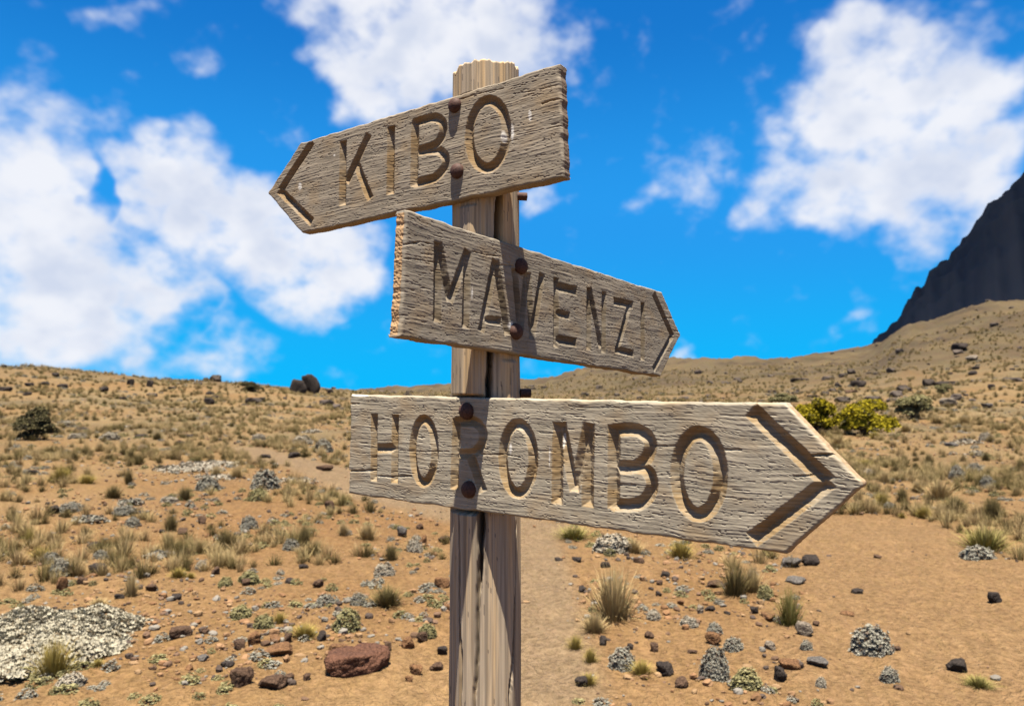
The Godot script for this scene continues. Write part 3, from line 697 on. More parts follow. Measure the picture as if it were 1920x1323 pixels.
func land(x: float, z: float) -> float:
	var r := maxf(sqrt(x * x + z * z), 0.51)
	var ps := atan2(x, -z)
	var i := clampi(LAND_BEARING.bsearch(ps) - 1, 0, LAND_BEARING.size() - 2)
	var t: float = (ps - LAND_BEARING[i]) / (LAND_BEARING[i + 1] - LAND_BEARING[i])
	t = t * t * (3.0 - 2.0 * t)
	var j := clampi(LAND_RADIUS.bsearch(r) - 1, 0, LAND_RADIUS.size() - 2)
	var q: float = log(r / LAND_RADIUS[j]) / log(LAND_RADIUS[j + 1] / LAND_RADIUS[j])
	var h := lerpf(hermite(LAND[i], j, q), hermite(LAND[i + 1], j, q), t)
	h += n_land.get_noise_2d(x * 0.5, z * 0.5) * 0.05 * smoothstep(3.0, 10.0, r)
	h += n_fine.get_noise_2d(x * 2.5, z * 2.5) * 0.025
	h += n_land.get_noise_2d(x * 0.11 + 50.0, z * 0.11) * 0.35 * smoothstep(14.0, 60.0, r)
	h += n_rock.get_noise_2d(x * 0.035, z * 0.035 + 9.0) * 2.6 * smoothstep(75.0, 200.0, r)
	h += absf(n_fine.get_noise_2d(x * 0.22, z * 0.22 + 70.0)) * 0.9 * smoothstep(60.0, 130.0, r)
	return h


func soil_colour(x: float, z: float, r: float) -> Color:
	var tr := trail(x, z) if r < 40.0 else 0.0
	var p := n_patch.get_noise_2d(x * 0.35, z * 0.35)
	var p2 := n_patch.get_noise_2d(x * 0.09 + 40.0, z * 0.09)
	var f := n_fine.get_noise_2d(x * 4.0, z * 4.0 + 30.0)
	var c := Color(0.158, 0.098, 0.046).lerp(Color(0.180, 0.118, 0.060), clampf(p * 0.9 + 0.5, 0.0, 1.0))
	c = c.lerp(Color(0.138, 0.078, 0.036), clampf(p2 * 0.9 + 0.15, 0.0, 1.0))
	c = c.lerp(Color(0.160, 0.103, 0.054), tr * 0.8)
	if tr > 0.0:
		c = c.lerp(Color(0.152, 0.110, 0.069), trail(x, z, true) * 0.9)
	c = c * (1.0 + 0.18 * f)
	# dead grass and litter cover the slopes away from the trails
	var cover := clampf(0.6 + p2 * 0.9 + p * 0.6, 0.0, 1.0) * smoothstep(9.0, 26.0, r) * (1.0 - tr)
	var straw := Color(0.172, 0.132, 0.074).lerp(Color(0.100, 0.083, 0.050), clampf(0.5 + n_patch.get_noise_2d(x * 0.2, z * 0.2 + 80.0) * 1.3, 0.0, 1.0))
	c = c.lerp(straw, cover * 0.85)
	var far := Color(0.067, 0.054, 0.034).lerp(Color(0.039, 0.031, 0.023), clampf(0.5 + n_rock.get_noise_2d(x * 0.06, z * 0.06) * 1.6, 0.0, 1.0))
	far = far.lerp(Color(0.084, 0.064, 0.037), clampf(n_patch.get_noise_2d(x * 0.05 + 9.0, z * 0.05) * 1.4, 0.0, 0.8))
	c = c.lerp(far, smoothstep(38.0, 95.0, r) * 0.9)
	c.a = 1.0
	return c


func make_land() -> void:
	var bearings := PackedFloat32Array()
	var b := -180.0
	while b < 180.0:
		bearings.append(b)
		b += 0.2 if absf(b + 0.01) < 37.0 else 0.8 if absf(b) < 60.0 else 4.0
	bearings.append(180.0)
	var radii := PackedFloat32Array([0.15, 0.5, 1.0, 1.7, 2.4])
	var r := 3.0
	while r < 420.0:
		radii.append(r)
		r *= 1.0095
	for far in [460.0, 520.0, 600.0, 700.0, 900.0, 1300.0, 2000.0, 3400.0]:
		radii.append(far)
	var nb := bearings.size()
	var nr := radii.size()
	var v := PackedVector3Array()
	var c := PackedColorArray()
	var idx := PackedInt32Array()
	v.resize(nb * nr)
	c.resize(nb * nr)
	for k in nr:
		for i in nb:
			var a := deg_to_rad(bearings[i])
			var x := sin(a) * radii[k]
			var z := -cos(a) * radii[k]
			v[k * nb + i] = Vector3(x, land(x, z), z)
			c[k * nb + i] = soil_colour(x, z, radii[k])
	for k in nr - 1:
		for i in nb - 1:
			var p := k * nb + i
			idx.append_array(PackedInt32Array([p, p + nb, p + 1, p + 1, p + nb, p + nb + 1]))
	var o := put("ground", mesh_of(v, normals_from(v, idx), c, idx), mats.soil)
	tag(o, "dry orange brown stony moorland soil with trodden trails", "", "", "structure")


func make_mountain() -> void:
	var v := PackedVector3Array()
	var c := PackedColorArray()
	var idx := PackedInt32Array()
	var nb := 330
	var nr := 110
	for k in nr:
		var t := k / float(nr - 1)
		for i in nb:
			var bear := lerpf(21.5, 75.0, i / float(nb - 1))
			# crest height by bearing (tangent of its elevation)
			var crest := 0.0
			for q in CREST.size() - 1:
				if bear >= CREST[q][0] and bear <= CREST[q + 1][0]:
					crest = lerpf(CREST[q][1], CREST[q + 1][1], (bear - CREST[q][0]) / (CREST[q + 1][0] - CREST[q][0]))
			var rad := lerpf(560.0, 1500.0, t)
			var a := deg_to_rad(bear)
			var x := sin(a) * rad
			var z := -cos(a) * rad
			var top := crest * 900.0
			var f := smoothstep(0.0, 0.36, t)
			if t > 0.36:
				f = 1.0 - 0.85 * smoothstep(0.36, 1.0, t)
			var gully := n_rock.get_noise_2d(bear * 0.55, t * 2.0)
			var crag := n_fine.get_noise_2d(x * 0.02, z * 0.02)
			var h := top * f * (1.0 + 0.10 * gully * (1.0 - absf(f * 2.0 - 1.0))) + (crag * 14.0 + n_land.get_noise_2d(x * 0.06, z * 0.06) * 5.0) * smoothstep(0.0, 0.1, crest) * f
			# ledges in the lava cliff
			var led := 16.0
			h = lerpf(h, floorf(h / led) * led + led * smoothstep(0.25, 0.75, fposmod(h, led) / led), 0.55 * smoothstep(0.15, 0.3, t))
			v.append(Vector3(x, h, z))
			var scree := clampf(0.5 + 2.2 * (0.52 - f) + gully * 0.9, 0.0, 1.0) * smoothstep(25.0, 29.0, bear + 2.5 * gully)
			var rock := Color(0.066, 0.062, 0.064).lerp(Color(0.092, 0.078, 0.072), clampf(crag + 0.5, 0.0, 1.0))
			c.append(rock.lerp(Color(0.150, 0.115, 0.095), scree))
	for k in nr - 1:
		for i in nb - 1:
			var p := k * nb + i
			idx.append_array(PackedInt32Array([p, p + nb, p + 1, p + 1, p + nb, p + nb + 1]))
	var m := StandardMaterial3D.new()
	m.vertex_color_use_as_albedo = true
	m.roughness = 1.0
	m.metallic_specular = 0.1
	var o := put("mountain", mesh_of(v, normals_from(v, idx), c, idx), m)
	tag(o, "dark lava mountain flank rising steeply beyond the moor", "", "", "structure")
	# the fair-weather cloud above the mountain, whose shadow lies on it
	v = PackedVector3Array()
	idx = PackedInt32Array()
	for k in 41:
		for i in 80:
			var th := PI * k / 40.0
			var a := TAU * i / 80.0
			var d := Vector3(sin(th) * cos(a), cos(th), sin(th) * sin(a))
			var r := 1.0 + 0.28 * n_land.get_noise_3d(d.x * 1.6, d.y * 1.6, d.z * 1.6) + 0.1 * n_land.get_noise_3d(d.x * 5.0, d.y * 5.0, d.z * 5.0)
			v.append(d * r * Vector3(680, 110 if d.y > 0.0 else 45, 620))
	for k in 40:
		for i in 80:
			var p := k * 80 + i
			var q := k * 80 + (i + 1) % 80
			idx.append_array(PackedInt32Array([p, q, p + 80, q, q + 80, p + 80]))
	var white := StandardMaterial3D.new()
	white.albedo_color = Color(0.95, 0.95, 0.96)
	white.roughness = 1.0
	var cloud := put("cloud", mesh_of(v, normals_from(v, idx), PackedColorArray(), idx), white)
	cloud.position = Vector3(960, 900, -620)
	tag(cloud, "white cumulus cloud drifting above the dark mountain", "", "", "structure")


# ------------------------------------------------------------------ the signpost
func make_signpost() -> void:
	var root := Node3D.new()
	root.name = "signpost"
	var base := Vector3(POST_AT.x, land(POST_AT.x, POST_AT.z), POST_AT.z)
	root.position = base
	add_child(root)
	tag(root, "weathered wooden signpost with three carved arrow boards pointing different ways", "signpost")
	make_post(root, base)
	for k in ["kibo", "mavenzi", "horombo"]:
		make_board(root, base, k)


func board_basis(s: Dictionary) -> Basis:
	var n0 := Vector3(sin(s.yaw), 0, cos(s.yaw))
	var u0 := Vector3(cos(s.yaw), 0, -sin(s.yaw))
	var n: Vector3 = n0 * cos(s.tilt) + Vector3.UP * sin(s.tilt)
	var v1: Vector3 = Vector3.UP * cos(s.tilt) - n0 * sin(s.tilt)
	return Basis(u0 * cos(s.roll) + v1 * sin(s.roll), v1 * cos(s.roll) - u0 * sin(s.roll), n)


func make_post(root: Node3D, base: Vector3) -> void:
	var na := 240
	var ys := PackedFloat32Array()
	var y := -0.35
	while y < 1.93:
		ys.append(y)
		y += 0.0022 if y > 1.05 else 0.02
	# the ends of each housing are cut square: pairs of rings close together
	var cuts := []
	for k in BOARDS:
		var s: Dictionary = BOARDS[k]
		var nrm := board_basis(s).z
		var off: Vector3 = s.at - POST_AT
		off.y = 0.0
		var half: float = s.height * 0.0005
		cuts.append([s.at.y - half - 0.004, s.at.y + half + 0.004, Vector2(nrm.x, nrm.z), off.dot(nrm) - 0.012, s.roll, s.at])
	var v := PackedVector3Array()
	var c := PackedColorArray()
	var idx := PackedInt32Array()
	for k in ys.size():
		var yy := ys[k]
		var wy := yy
		var px := clampf((2.03 - wy) / 0.9, 0.0, 1.0)
		for i in na:
			var a := TAU * i / na
			# a: 0 faces the camera (+Z), growing towards +X
			var dir := Vector2(sin(a), cos(a))
			var rad := lerpf(0.0425, 0.0462, px)
			rad += n_land.get_noise_3d(dir.x * 1.3, wy * 0.8, dir.y * 1.3) * 0.0035
			# hewn flats
			rad = minf(rad, 0.0405 / maxf(0.2, cos(wrapf(a - 0.12, -PI, PI))))
			rad = minf(rad, 0.0428 / maxf(0.2, cos(wrapf(a + 1.05, -PI, PI))))
			rad = minf(rad, 0.0432 / maxf(0.2, cos(wrapf(a - 1.25, -PI, PI))))
			# fibres
			var fib := n_wood.get_noise_3d(dir.x * 30.0, wy * 5.0, dir.y * 30.0)
			var fib2 := n_wood.get_noise_3d(dir.x * 70.0, wy * 14.0, dir.y * 70.0 + 20.0)
			rad += fib * 0.0006 + fib2 * 0.0003
			# drying cracks: the wide one in front and two thin ones
			var deep := 0.0
			for cr in POST_CRACKS:
				var ca: float = 0.0
				var cw: float = 0.0
				for q in cr.size() - 1:
					if wy <= cr[q][0] and wy >= cr[q + 1][0]:
						var t: float = (cr[q][0] - wy) / (cr[q][0] - cr[q + 1][0])
						ca = lerpf(cr[q][1], cr[q + 1][1], t)
						cw = lerpf(cr[q][2], cr[q + 1][2], t)
				if cw > 0.0:
					ca += n_warp.get_noise_2d(wy * 14.0, 3.0) * 0.04
					cw *= 1.0 + 0.35 * n_warp.get_noise_2d(wy * 20.0, 8.0)
					var da := absf(wrapf(a - ca, -PI, PI)) * 0.044
					deep = maxf(deep, (1.0 - smoothstep(cw * 0.75, cw + 0.0009, da)) * minf(0.033, cw * 7.0))
			rad -= deep
			# housings for the boards
			for q in cuts:
				if wy > q[0] and wy < q[1]:
					var cs: float = dir.dot(q[2])
					if cs > 0.15:
						rad = minf(rad, q[3] / cs)
			var top := 0.0
			if k >= ys.size() - 3:
				top = n_wood.get_noise_2d(dir.x * 2.5, dir.y * 2.5) * 0.006 + 0.004 * dir.x
			v.append(Vector3(dir.x * rad, wy + top, dir.y * rad))
			# grey weathered skin, bare tan wood where the skin has split away
			var bare := clampf(n_patch.get_noise_3d(dir.x * 3.2, wy * 1.1, dir.y * 3.2 + 4.0) * 2.2 + 0.15 + fib * 0.7, 0.0, 1.0)
			var col := Color(0.313, 0.257, 0.193).lerp(Color(0.410, 0.293, 0.169), bare)
			col = col * (1.0 + 0.30 * fib + 0.16 * fib2)
			col = col * 0.86
			# rain streaks and dark weather stains along the grain
			var streak := n_patch.get_noise_3d(dir.x * 7.0 + 3.0, wy * 1.6, dir.y * 7.0) + fib * 0.5
			col = col.lerp(Color(0.125, 0.102, 0.078), clampf(streak * 2.2 - 0.15, 0.0, 0.75))
			var lich := n_fine.get_noise_3d(dir.x * 20.0, wy * 26.0, dir.y * 20.0)
			if lich > 0.46 and n_patch.get_noise_3d(dir.x * 2.0, wy * 3.0, dir.y * 2.0) > 0.05:
				col = col.lerp(Color(0.065, 0.056, 0.052), 0.8)
			col.a = 1.0
			c.append(col)
	var nk := ys.size()
	for k in nk - 1:
		for i in na:
			var p := k * na + i
			var q := k * na + (i + 1) % na
			idx.append_array(PackedInt32Array([p, p + na, q, q, p + na, q + na]))
	# sawn top, rings of end grain
	var last := (nk - 1) * na
	var ring := last
	for s in [0.8, 0.55, 0.28, 0.0]:
		var at := v.size()
		for i in na:
			var p0 := v[last + i]
			v.append(Vector3(p0.x * s, p0.y + n_wood.get_noise_2d(p0.x * s * 300.0, p0.z * s * 300.0) * 0.003, p0.z * s))
			c.append(Color(0.200, 0.165, 0.115) * (0.85 + 0.3 * n_wood.get_noise_2d(p0.x * 500.0, s * 4.0)))
		for i in na:
			var j := (i + 1) % na
			idx.append_array(PackedInt32Array([ring + i, at + i, ring + j, ring + j, at + i, at + j]))
		ring = at
	for k in v.size():
		v[k].y -= base.y
	var o := put("post", mesh_of(v, normals_from(v, idx), c, idx), mats.wood, root)
	tag(o, "round grey post split by a long dark crack")
	# nuts on the far ends of the bolts, seen past the post's edge
	for e in [Vector3(0.047, 1.762, 0.004), Vector3(0.052, 1.503, -0.004)]:
		var m := CylinderMesh.new()
		m.top_radius = 0.006
		m.bottom_radius = 0.006
		m.height = 0.014
		m.radial_segments = 6
		m.rings = 1
		var nut := put("nut", m, mats.rust, root)
		nut.position = e - Vector3(0, base.y, 0)
		nut.rotation = Vector3(0.3, 0.2, PI / 2)


func make_board(root: Node3D, base: Vector3, key: String) -> void:
	var s: Dictionary = BOARDS[key]
	var board := Node3D.new()
	board.name = "arrow_board"
	root.add_child(board, true)
	board.transform = Transform3D(board_basis(s), s.at - base)
	tag(board, {"kibo": "topmost arrow board carved KIBO", "mavenzi": "middle arrow board carved MAWENZI", "horombo": "lowest and longest arrow board carved HOROMBO"}[key])
	var half_l: float = s.length / 2.0
	var half_h: float = s.height / 2.0
	var side: float = s.side
	var tip: Array = s.tip
	var seed_off: float = {"kibo": 100.0, "mavenzi": 300.0, "horombo": 500.0}[key]
	var thick := 18.0
	var nv := int(s.height / 0.72)
	var nu := int((half_l * 2.0 + absf(tip[0]) - half_l) / 1.05)
	var cnt := (nu + 1) * (nv + 1)
	# outline: left and right end of every row
	var lo := PackedFloat32Array()
	var hi := PackedFloat32Array()
	for j in nv + 1:
		var vv := lerpf(-half_h, half_h, j / float(nv))
		var sq := -side * (half_l + n_warp.get_noise_2d(vv * 0.045, seed_off) * 1.6 + n_warp.get_noise_2d(vv * 0.25, seed_off + 3.0) * 0.3)
		var t: float = (half_h - vv) / (half_h - tip[1]) if vv > tip[1] else (vv + half_h) / (tip[1] + half_h)
		# the point is worn blunt
		var reach: float = absf(tip[0]) - half_l
		var ar: float = half_l + reach * (t if t < 0.93 else 0.93 + 0.07 * (1.0 - pow(1.0 - (t - 0.93) / 0.07, 2.0))) + n_warp.get_noise_2d(vv * 0.08, seed_off + 9.0) * 1.0
		ar *= side
		lo.append(minf(sq, ar))
		hi.append(maxf(sq, ar))
	var carve := PackedFloat32Array()
	carve.resize(cnt)
	var fissure := PackedFloat32Array()
	fissure.resize(cnt)
	for st in s.strokes:
		cut_stroke(carve, st[1], st[0], {"kibo": 0.92, "mavenzi": 0.85, "horombo": 0.88}[key], nu, nv, half_h, lo, hi, false)
	for cr in s.cracks:
		cut_stroke(fissure, cr[2], cr[0], cr[1] / cr[0], nu, nv, half_h, lo, hi, true)
	var v := PackedVector3Array()
	var c := PackedColorArray()
	v.resize(cnt)
	c.resize(cnt)
	var rough: float = {"kibo": 0.95, "mavenzi": 0.85, "horombo": 0.95}[key]
	var grey: Color = {"kibo": Color(0.181, 0.156, 0.123), "mavenzi": Color(0.176, 0.156, 0.127), "horombo": Color(0.225, 0.202, 0.160)}[key]
	var tan: Color = {"kibo": Color(0.150, 0.102, 0.053), "mavenzi": Color(0.092, 0.072, 0.048), "horombo": Color(0.172, 0.120, 0.063)}[key]
	for j in nv + 1:
		var vv := lerpf(-half_h, half_h, j / float(nv))
		var d_edge := minf(vv + half_h, half_h - vv)
		for i in nu + 1:
			var uu := lerpf(lo[j], hi[j], i / float(nu))
			var at := j * (nu + 1) + i
			# grain lines wander, and bow round a knot or two
			var warp := n_warp.get_noise_2d(uu * 0.007 + seed_off, vv * 0.012) * 3.5 + n_warp.get_noise_2d(uu * 0.03, vv * 0.05 + seed_off) * 0.8
			var g := vv + warp
			var a1 := n_wood.get_noise_2d(uu * 0.0065 + seed_off, g * 0.36)
			var a2 := n_wood.get_noise_2d(uu * 0.022, g * 0.80 + seed_off)
			var a3 := n_fine.get_noise_2d(uu * 0.12, g * 0.9 + seed_off)
			var big := n_land.get_noise_2d(uu * 0.012 + seed_off, vv * 0.03)
			# soft summer wood is blown out between hard lines
			var ridge := a1 * 0.22 + a2 * 0.20 + a3 * 0.13
			var split := 1.0 - smoothstep(0.0, 0.055, absf(a1 - 0.10))
			split *= smoothstep(0.0, 0.25, n_warp.get_noise_2d(uu * 0.022 + 7.0, g * 0.25 + seed_off))
			var e2 := minf(uu - lo[j], hi[j] - uu) * 0.8
			var d := minf(d_edge, e2)
			var er := 3.0 + 1.6 * n_warp.get_noise_2d(uu * 0.05 + seed_off, vv * 0.05)
			var round_off := 0.0
			if d < er:
				round_off = er - sqrt(maxf(0.0, er * er - (er - d) * (er - d)))
			var cv := carve[at]
			var z := (ridge * rough + big * 0.5 - split * 1.3) - cv - fissure[at] - round_off
			var wob := n_warp.get_noise_2d(uu * 0.018, seed_off + signf(vv) * 40.0) * 1.5 * smoothstep(half_h * 0.7, half_h, absf(vv))
			v[at] = Vector3(uu, vv + wob, z) * 0.001
			var col := grey * (1.0 + 0.34 * a1 + 0.20 * a2 + 0.12 * a3 + 0.22 * big)
			var stain := n_patch.get_noise_2d(uu * 0.014 + seed_off, vv * 0.02)
			col = col.lerp(Color(0.203, 0.145, 0.083), clampf(stain * 0.8, 0.0, 0.55))
			# carved faces show the wood under the grey skin
			if cv > 0.05:
				var fresh := clampf(0.72 + 0.7 * stain + 0.5 * a2, 0.15, 1.0)
				col = col.lerp(tan * (1.0 + 0.3 * a1 + 0.25 * a2), fresh)
			for w in s.droppings:
				var q := pow((uu - w[0]) / w[2], 2.0) + pow((vv - w[1]) / w[3], 2.0)
				if q < 1.6:
					col = col.lerp(Color(0.431, 0.419, 0.394), (1.0 - smoothstep(0.5, 1.5, q + a3)) * 0.9)
			col.a = 1.0
			c[at] = col
	var idx := PackedInt32Array()
	idx.resize(nu * nv * 6)
	var w6 := 0
	for j in nv:
		for i in nu:
			var p := j * (nu + 1) + i
			idx[w6] = p
			idx[w6 + 1] = p + nu + 1
			idx[w6 + 2] = p + 1
			idx[w6 + 3] = p + 1
			idx[w6 + 4] = p + nu + 1
			idx[w6 + 5] = p + nu + 2
			w6 += 6
	# the four edges, down to the back
	var rim := PackedInt32Array()
	for i in nu:
		rim.append(i)
	for j in nv:
		rim.append(j * (nu + 1) + nu)
	for i in range(nu, 0, -1):
		rim.append(nv * (nu + 1) + i)
	for j in range(nv, 0, -1):
		rim.append(j * (nu + 1))
	var steps := 9
	var ring0 := rim
	var end_tan := Color(0.283, 0.185, 0.102)
	for st in range(1, steps + 1):
		var ring1 := PackedInt32Array()
		for q in rim.size():
			var p0 := v[rim[q]]
			var zz := lerpf(-0.003, -thick * 0.001, st / float(steps))
			var out := Vector2(p0.x, p0.y)
			var on_end := absf(p0.y) < half_h * 0.00097
			var square := on_end and (p0.x * side < 0.0)
			var rg := n_fine.get_noise_3d(p0.x * 260.0, p0.y * 260.0 + seed_off, zz * 320.0)
			var push := rg * ((0.0011 if key == "mavenzi" else 0.0005) if on_end else 0.0005)
			if st == steps:
				push -= 0.002
			var dirn := Vector2(signf(p0.x), 0) if on_end else Vector2(0, signf(p0.y))
			out += dirn * push
			ring1.append(v.size())
			v.append(Vector3(out.x, out.y, zz))
			var col := grey * (1.0 + 0.30 * n_wood.get_noise_2d(p0.x * 25.0, zz * 900.0 + p0.y * 90.0))
			if on_end:
				var ec := end_tan if key == "mavenzi" else Color(0.222, 0.160, 0.102) if not square else Color(0.123, 0.095, 0.074)
				col = ec * (1.0 + 0.45 * n_fine.get_noise_2d(p0.y * 330.0, zz * 120.0))
			elif p0.y < 0.0:
				col = col.lerp(Color(0.185, 0.123, 0.074), 0.5)
			col.a = 1.0
			c.append(col)
		for q in rim.size():
			var q1 := (q + 1) % rim.size()
			idx.append_array(PackedInt32Array([ring0[q], ring0[q1], ring1[q], ring1[q], ring0[q1], ring1[q1]]))
		ring0 = ring1
	# sawn back
	var bj := 12
	var bi := 60
	var b0 := v.size()
	for j in bj + 1:
		var jj := int(round(j / float(bj) * nv))
		for i in bi + 1:
			var uu := lerpf(lo[jj] + 2.0, hi[jj] - 2.0, i / float(bi))
			v.append(Vector3(uu, lerpf(-half_h + 2.0, half_h - 2.0, j / float(bj)), -thick) * 0.001)
			c.append(grey)
	for j in bj:
		for i in bi:
			var p := b0 + j * (bi + 1) + i
			idx.append_array(PackedInt32Array([p, p + 1, p + bi + 1, p + 1, p + bi + 2, p + bi + 1]))
	put("plank", mesh_of(v, normals_from(v, idx), c, idx), mats.wood, board)
	for q in s.bolts:
		var bolt := put("bolt", bolt_mesh(q[2] * 0.001), mats.rust, board)
		bolt.position = Vector3(q[0], q[1], 0.2) * 0.001
		bolt.rotation.z = q[0]


func cut_stroke(field: PackedFloat32Array, pts: Array, half: float, slope: float, nu: int, nv: int, half_h: float, lo: PackedFloat32Array, hi: PackedFloat32Array, ragged: bool) -> void:
	# a chisel cut with sloping sides along a polyline: straight strokes end square, curves run on
	var n := pts.size() / 2
	for k in n - 1:
		var a := Vector2(pts[k * 2], pts[k * 2 + 1])
		var b := Vector2(pts[k * 2 + 2], pts[k * 2 + 3])
		var d := b - a
		var len := d.length()
		if len < 0.001:
			continue
		d /= len
		var y0 := minf(a.y, b.y) - half - 1.0
		var y1 := maxf(a.y, b.y) + half + 1.0
		var x0 := minf(a.x, b.x) - half - 1.0
		var x1 := maxf(a.x, b.x) + half + 1.0
		for j in range(maxi(0, int((y0 + half_h) / (2.0 * half_h) * nv)), mini(nv, int((y1 + half_h) / (2.0 * half_h) * nv) + 1) + 1):
			var vv := lerpf(-half_h, half_h, j / float(nv))
			var w := hi[j] - lo[j]
			for i in range(maxi(0, int((x0 - lo[j]) / w * nu)), mini(nu, int((x1 - lo[j]) / w * nu) + 1) + 1):
				var uu := lerpf(lo[j], hi[j], i / float(nu))
				var e := Vector2(uu, vv) - a
				var t := e.dot(d)
				var per := absf(e.cross(d))
				var wob := n_warp.get_noise_2d(uu * 0.09, vv * 0.09) * (0.6 if not ragged else half * 0.9)
				var inside := 0.0
				if n == 2 and not ragged:
					inside = minf(half + wob - per, minf(t, len - t) * 1.15)
				else:
					var past := maxf(-t, t - len)
					inside = half + wob - (per if past <= 0.0 else sqrt(per * per + past * past))
				if inside > 0.0:
					var at := j * (nu + 1) + i
					field[at] = maxf(field[at], inside * slope)


func bolt_mesh(r: float) -> ArrayMesh:
	var v := PackedVector3Array()
	var idx := PackedInt32Array()
	var prof := [[1.0, -0.15], [1.0, 0.10], [0.97, 0.28], [0.86, 0.48], [0.68, 0.64], [0.45, 0.75], [0.2, 0.80], [0.0, 0.81]]
	var na := 28
	for p in prof:
		for i in na:
			var a := TAU * i / na
			var w: float = 1.0 + 0.03 * n_fine.get_noise_2d(sin(a) * 2.0, cos(a) * 2.0 + r * 900.0)
			v.append(Vector3(sin(a) * p[0] * r * w, cos(a) * p[0] * r * w, p[1] * r * w))
	for k in prof.size() - 1:
		for i in na:
			var j := (i + 1) % na
			idx.append_array(PackedInt32Array([k * na + i, k * na + na + i, k * na + j, k * na + j, k * na + na + i, k * na + na + j]))
	return mesh_of(v, normals_from(v, idx), PackedColorArray(), idx)


# ------------------------------------------------------------------ stones
func faceted(v: PackedVector3Array, c: PackedColorArray, idx: PackedInt32Array) -> ArrayMesh:
	# broken stone: every face keeps its own edges
	var v2 := PackedVector3Array()
	var c2 := PackedColorArray()
	var i2 := PackedInt32Array()
	for k in idx.size():
		v2.append(v[idx[k]])
		c2.append(c[idx[k]])
		i2.append(k)
	return mesh_of(v2, normals_from(v2, i2), c2, i2)


func rock_mesh(s: int, sub: int, flat: float) -> ArrayMesh:
	# unit stone: about 1 wide, 1 high above its base, angular facets
	var q := RandomNumberGenerator.new()
	q.seed = s
	var planes := []
	for k in (11 if s != 77 else 5):
		var d := Vector3(q.randfn(), q.randfn() * 0.7, q.randfn()).normalized()
		planes.append([d, q.randf_range(0.50, 0.88)])
	planes.append([Vector3.UP, flat])
	var sp := SphereMesh.new()
	sp.radial_segments = 10 * sub
	sp.rings = 5 * sub
	var arr := sp.get_mesh_arrays()
	var vs: PackedVector3Array = arr[Mesh.ARRAY_VERTEX]
	var id: PackedInt32Array = arr[Mesh.ARRAY_INDEX]
	# weld
	var seen := {}
	var remap := PackedInt32Array()
	var v := PackedVector3Array()
	for p in vs:
		var key := (p * 4000.0).round()
		if not seen.has(key):
			seen[key] = v.size()
			v.append(p.normalized())
		remap.append(seen[key])
	var idx := PackedInt32Array()
	for k in range(0, id.size(), 3):
		var a := remap[id[k]]
		var b := remap[id[k + 1]]
		var cc := remap[id[k + 2]]
		if a != b and b != cc and a != cc:
			idx.append_array(PackedInt32Array([a, b, cc]))
	var c := PackedColorArray()
	var off := s * 3.7
	for k in v.size():
		var d := v[k]
		var r := 1.0
		for p in planes:
			var cs: float = d.dot(p[0])
			if cs > 0.05:
				r = minf(r, p[1] / cs)
		r *= 1.0 + 0.16 * n_rock.get_noise_3d(d.x * 1.2 + off, d.y * 1.2, d.z * 1.2) + 0.10 * n_rock.get_noise_3d(d.x * 3.5 + off, d.y * 4.0, d.z * 4.0)
		v[k] = Vector3(d.x * r * 0.55, d.y * r * 0.62 + 0.40, d.z * r * 0.52)
		var t := 1.0 + 0.35 * n_rock.get_noise_3d(d.x * 2.0 + off, d.y * 2.0 + 5.0, d.z * 2.0)
		c.append(Color(t, t, t))
	if sub < 3:
		return faceted(v, c, idx)
	return mesh_of(v, normals_from(v, idx), c, idx)


# ------------------------------------------------------------------ plants
func tussock_mesh(s: int, kind: String, blades: int) -> ArrayMesh:
	# unit tussock: foliage about 1 wide and 1 high
	var q := RandomNumberGenerator.new()
	q.seed = s
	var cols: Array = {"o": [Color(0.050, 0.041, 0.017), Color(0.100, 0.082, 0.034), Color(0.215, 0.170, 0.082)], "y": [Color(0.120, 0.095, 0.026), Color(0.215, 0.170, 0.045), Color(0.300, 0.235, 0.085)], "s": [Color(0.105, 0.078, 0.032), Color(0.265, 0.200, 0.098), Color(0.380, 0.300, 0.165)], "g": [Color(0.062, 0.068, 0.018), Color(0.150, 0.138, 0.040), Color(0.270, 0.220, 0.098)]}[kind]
	var v := PackedVector3Array()
	var n := PackedVector3Array()
	var c := PackedColorArray()
	var idx := PackedInt32Array()
	for k in blades:
		var a := q.randf() * TAU
		var rr := sqrt(q.randf()) * 0.26
		var lean := clampf(absf(q.randfn(0.0, 0.52)), 0.02, 1.3)
		var stalk := q.randf() < (0.05 if kind == "o" else 0.12)
		var length := q.randf_range(0.55, 1.05) * (1.22 if stalk else 1.0) * (1.0 - 0.25 * lean)
		var wd := q.randf_range(0.006, 0.013) * (0.8 if stalk else 1.0)
		var out := Vector3(cos(a), 0, sin(a))
		var base := out * rr * (0.5 + lean)
		base.y = -0.04
		var side := Vector3(-sin(a), 0, cos(a)).rotated(Vector3.UP, q.randf_range(-0.9, 0.9)) * wd
		var tone := q.randf()
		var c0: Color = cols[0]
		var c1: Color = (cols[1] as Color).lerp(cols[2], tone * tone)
		if stalk:
			c1 = cols[2]
		var at := v.size()
		var bend := lean * q.randf_range(0.7, 1.2)
		var p := base
		var ang := lean * 0.35
		for t in 4:
			var w := [1.0, 0.85, 0.55, 0.08][t] as float
			v.append(p - side * w)
			v.append(p + side * w)
			var nn := side.cross(Vector3.UP * cos(ang) + out * sin(ang)).normalized()
			n.append(nn)
			n.append(nn)
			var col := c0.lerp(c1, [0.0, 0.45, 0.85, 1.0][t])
			c.append(col)
			c.append(col)
			ang += bend * 0.33
			p += (Vector3.UP * cos(ang) + out * sin(ang)) * length / 3.0
		for t in 3:
			var b := at + t * 2
			idx.append_array(PackedInt32Array([b, b + 2, b + 1, b + 1, b + 2, b + 3]))
	return mesh_of(v, n, c, idx)


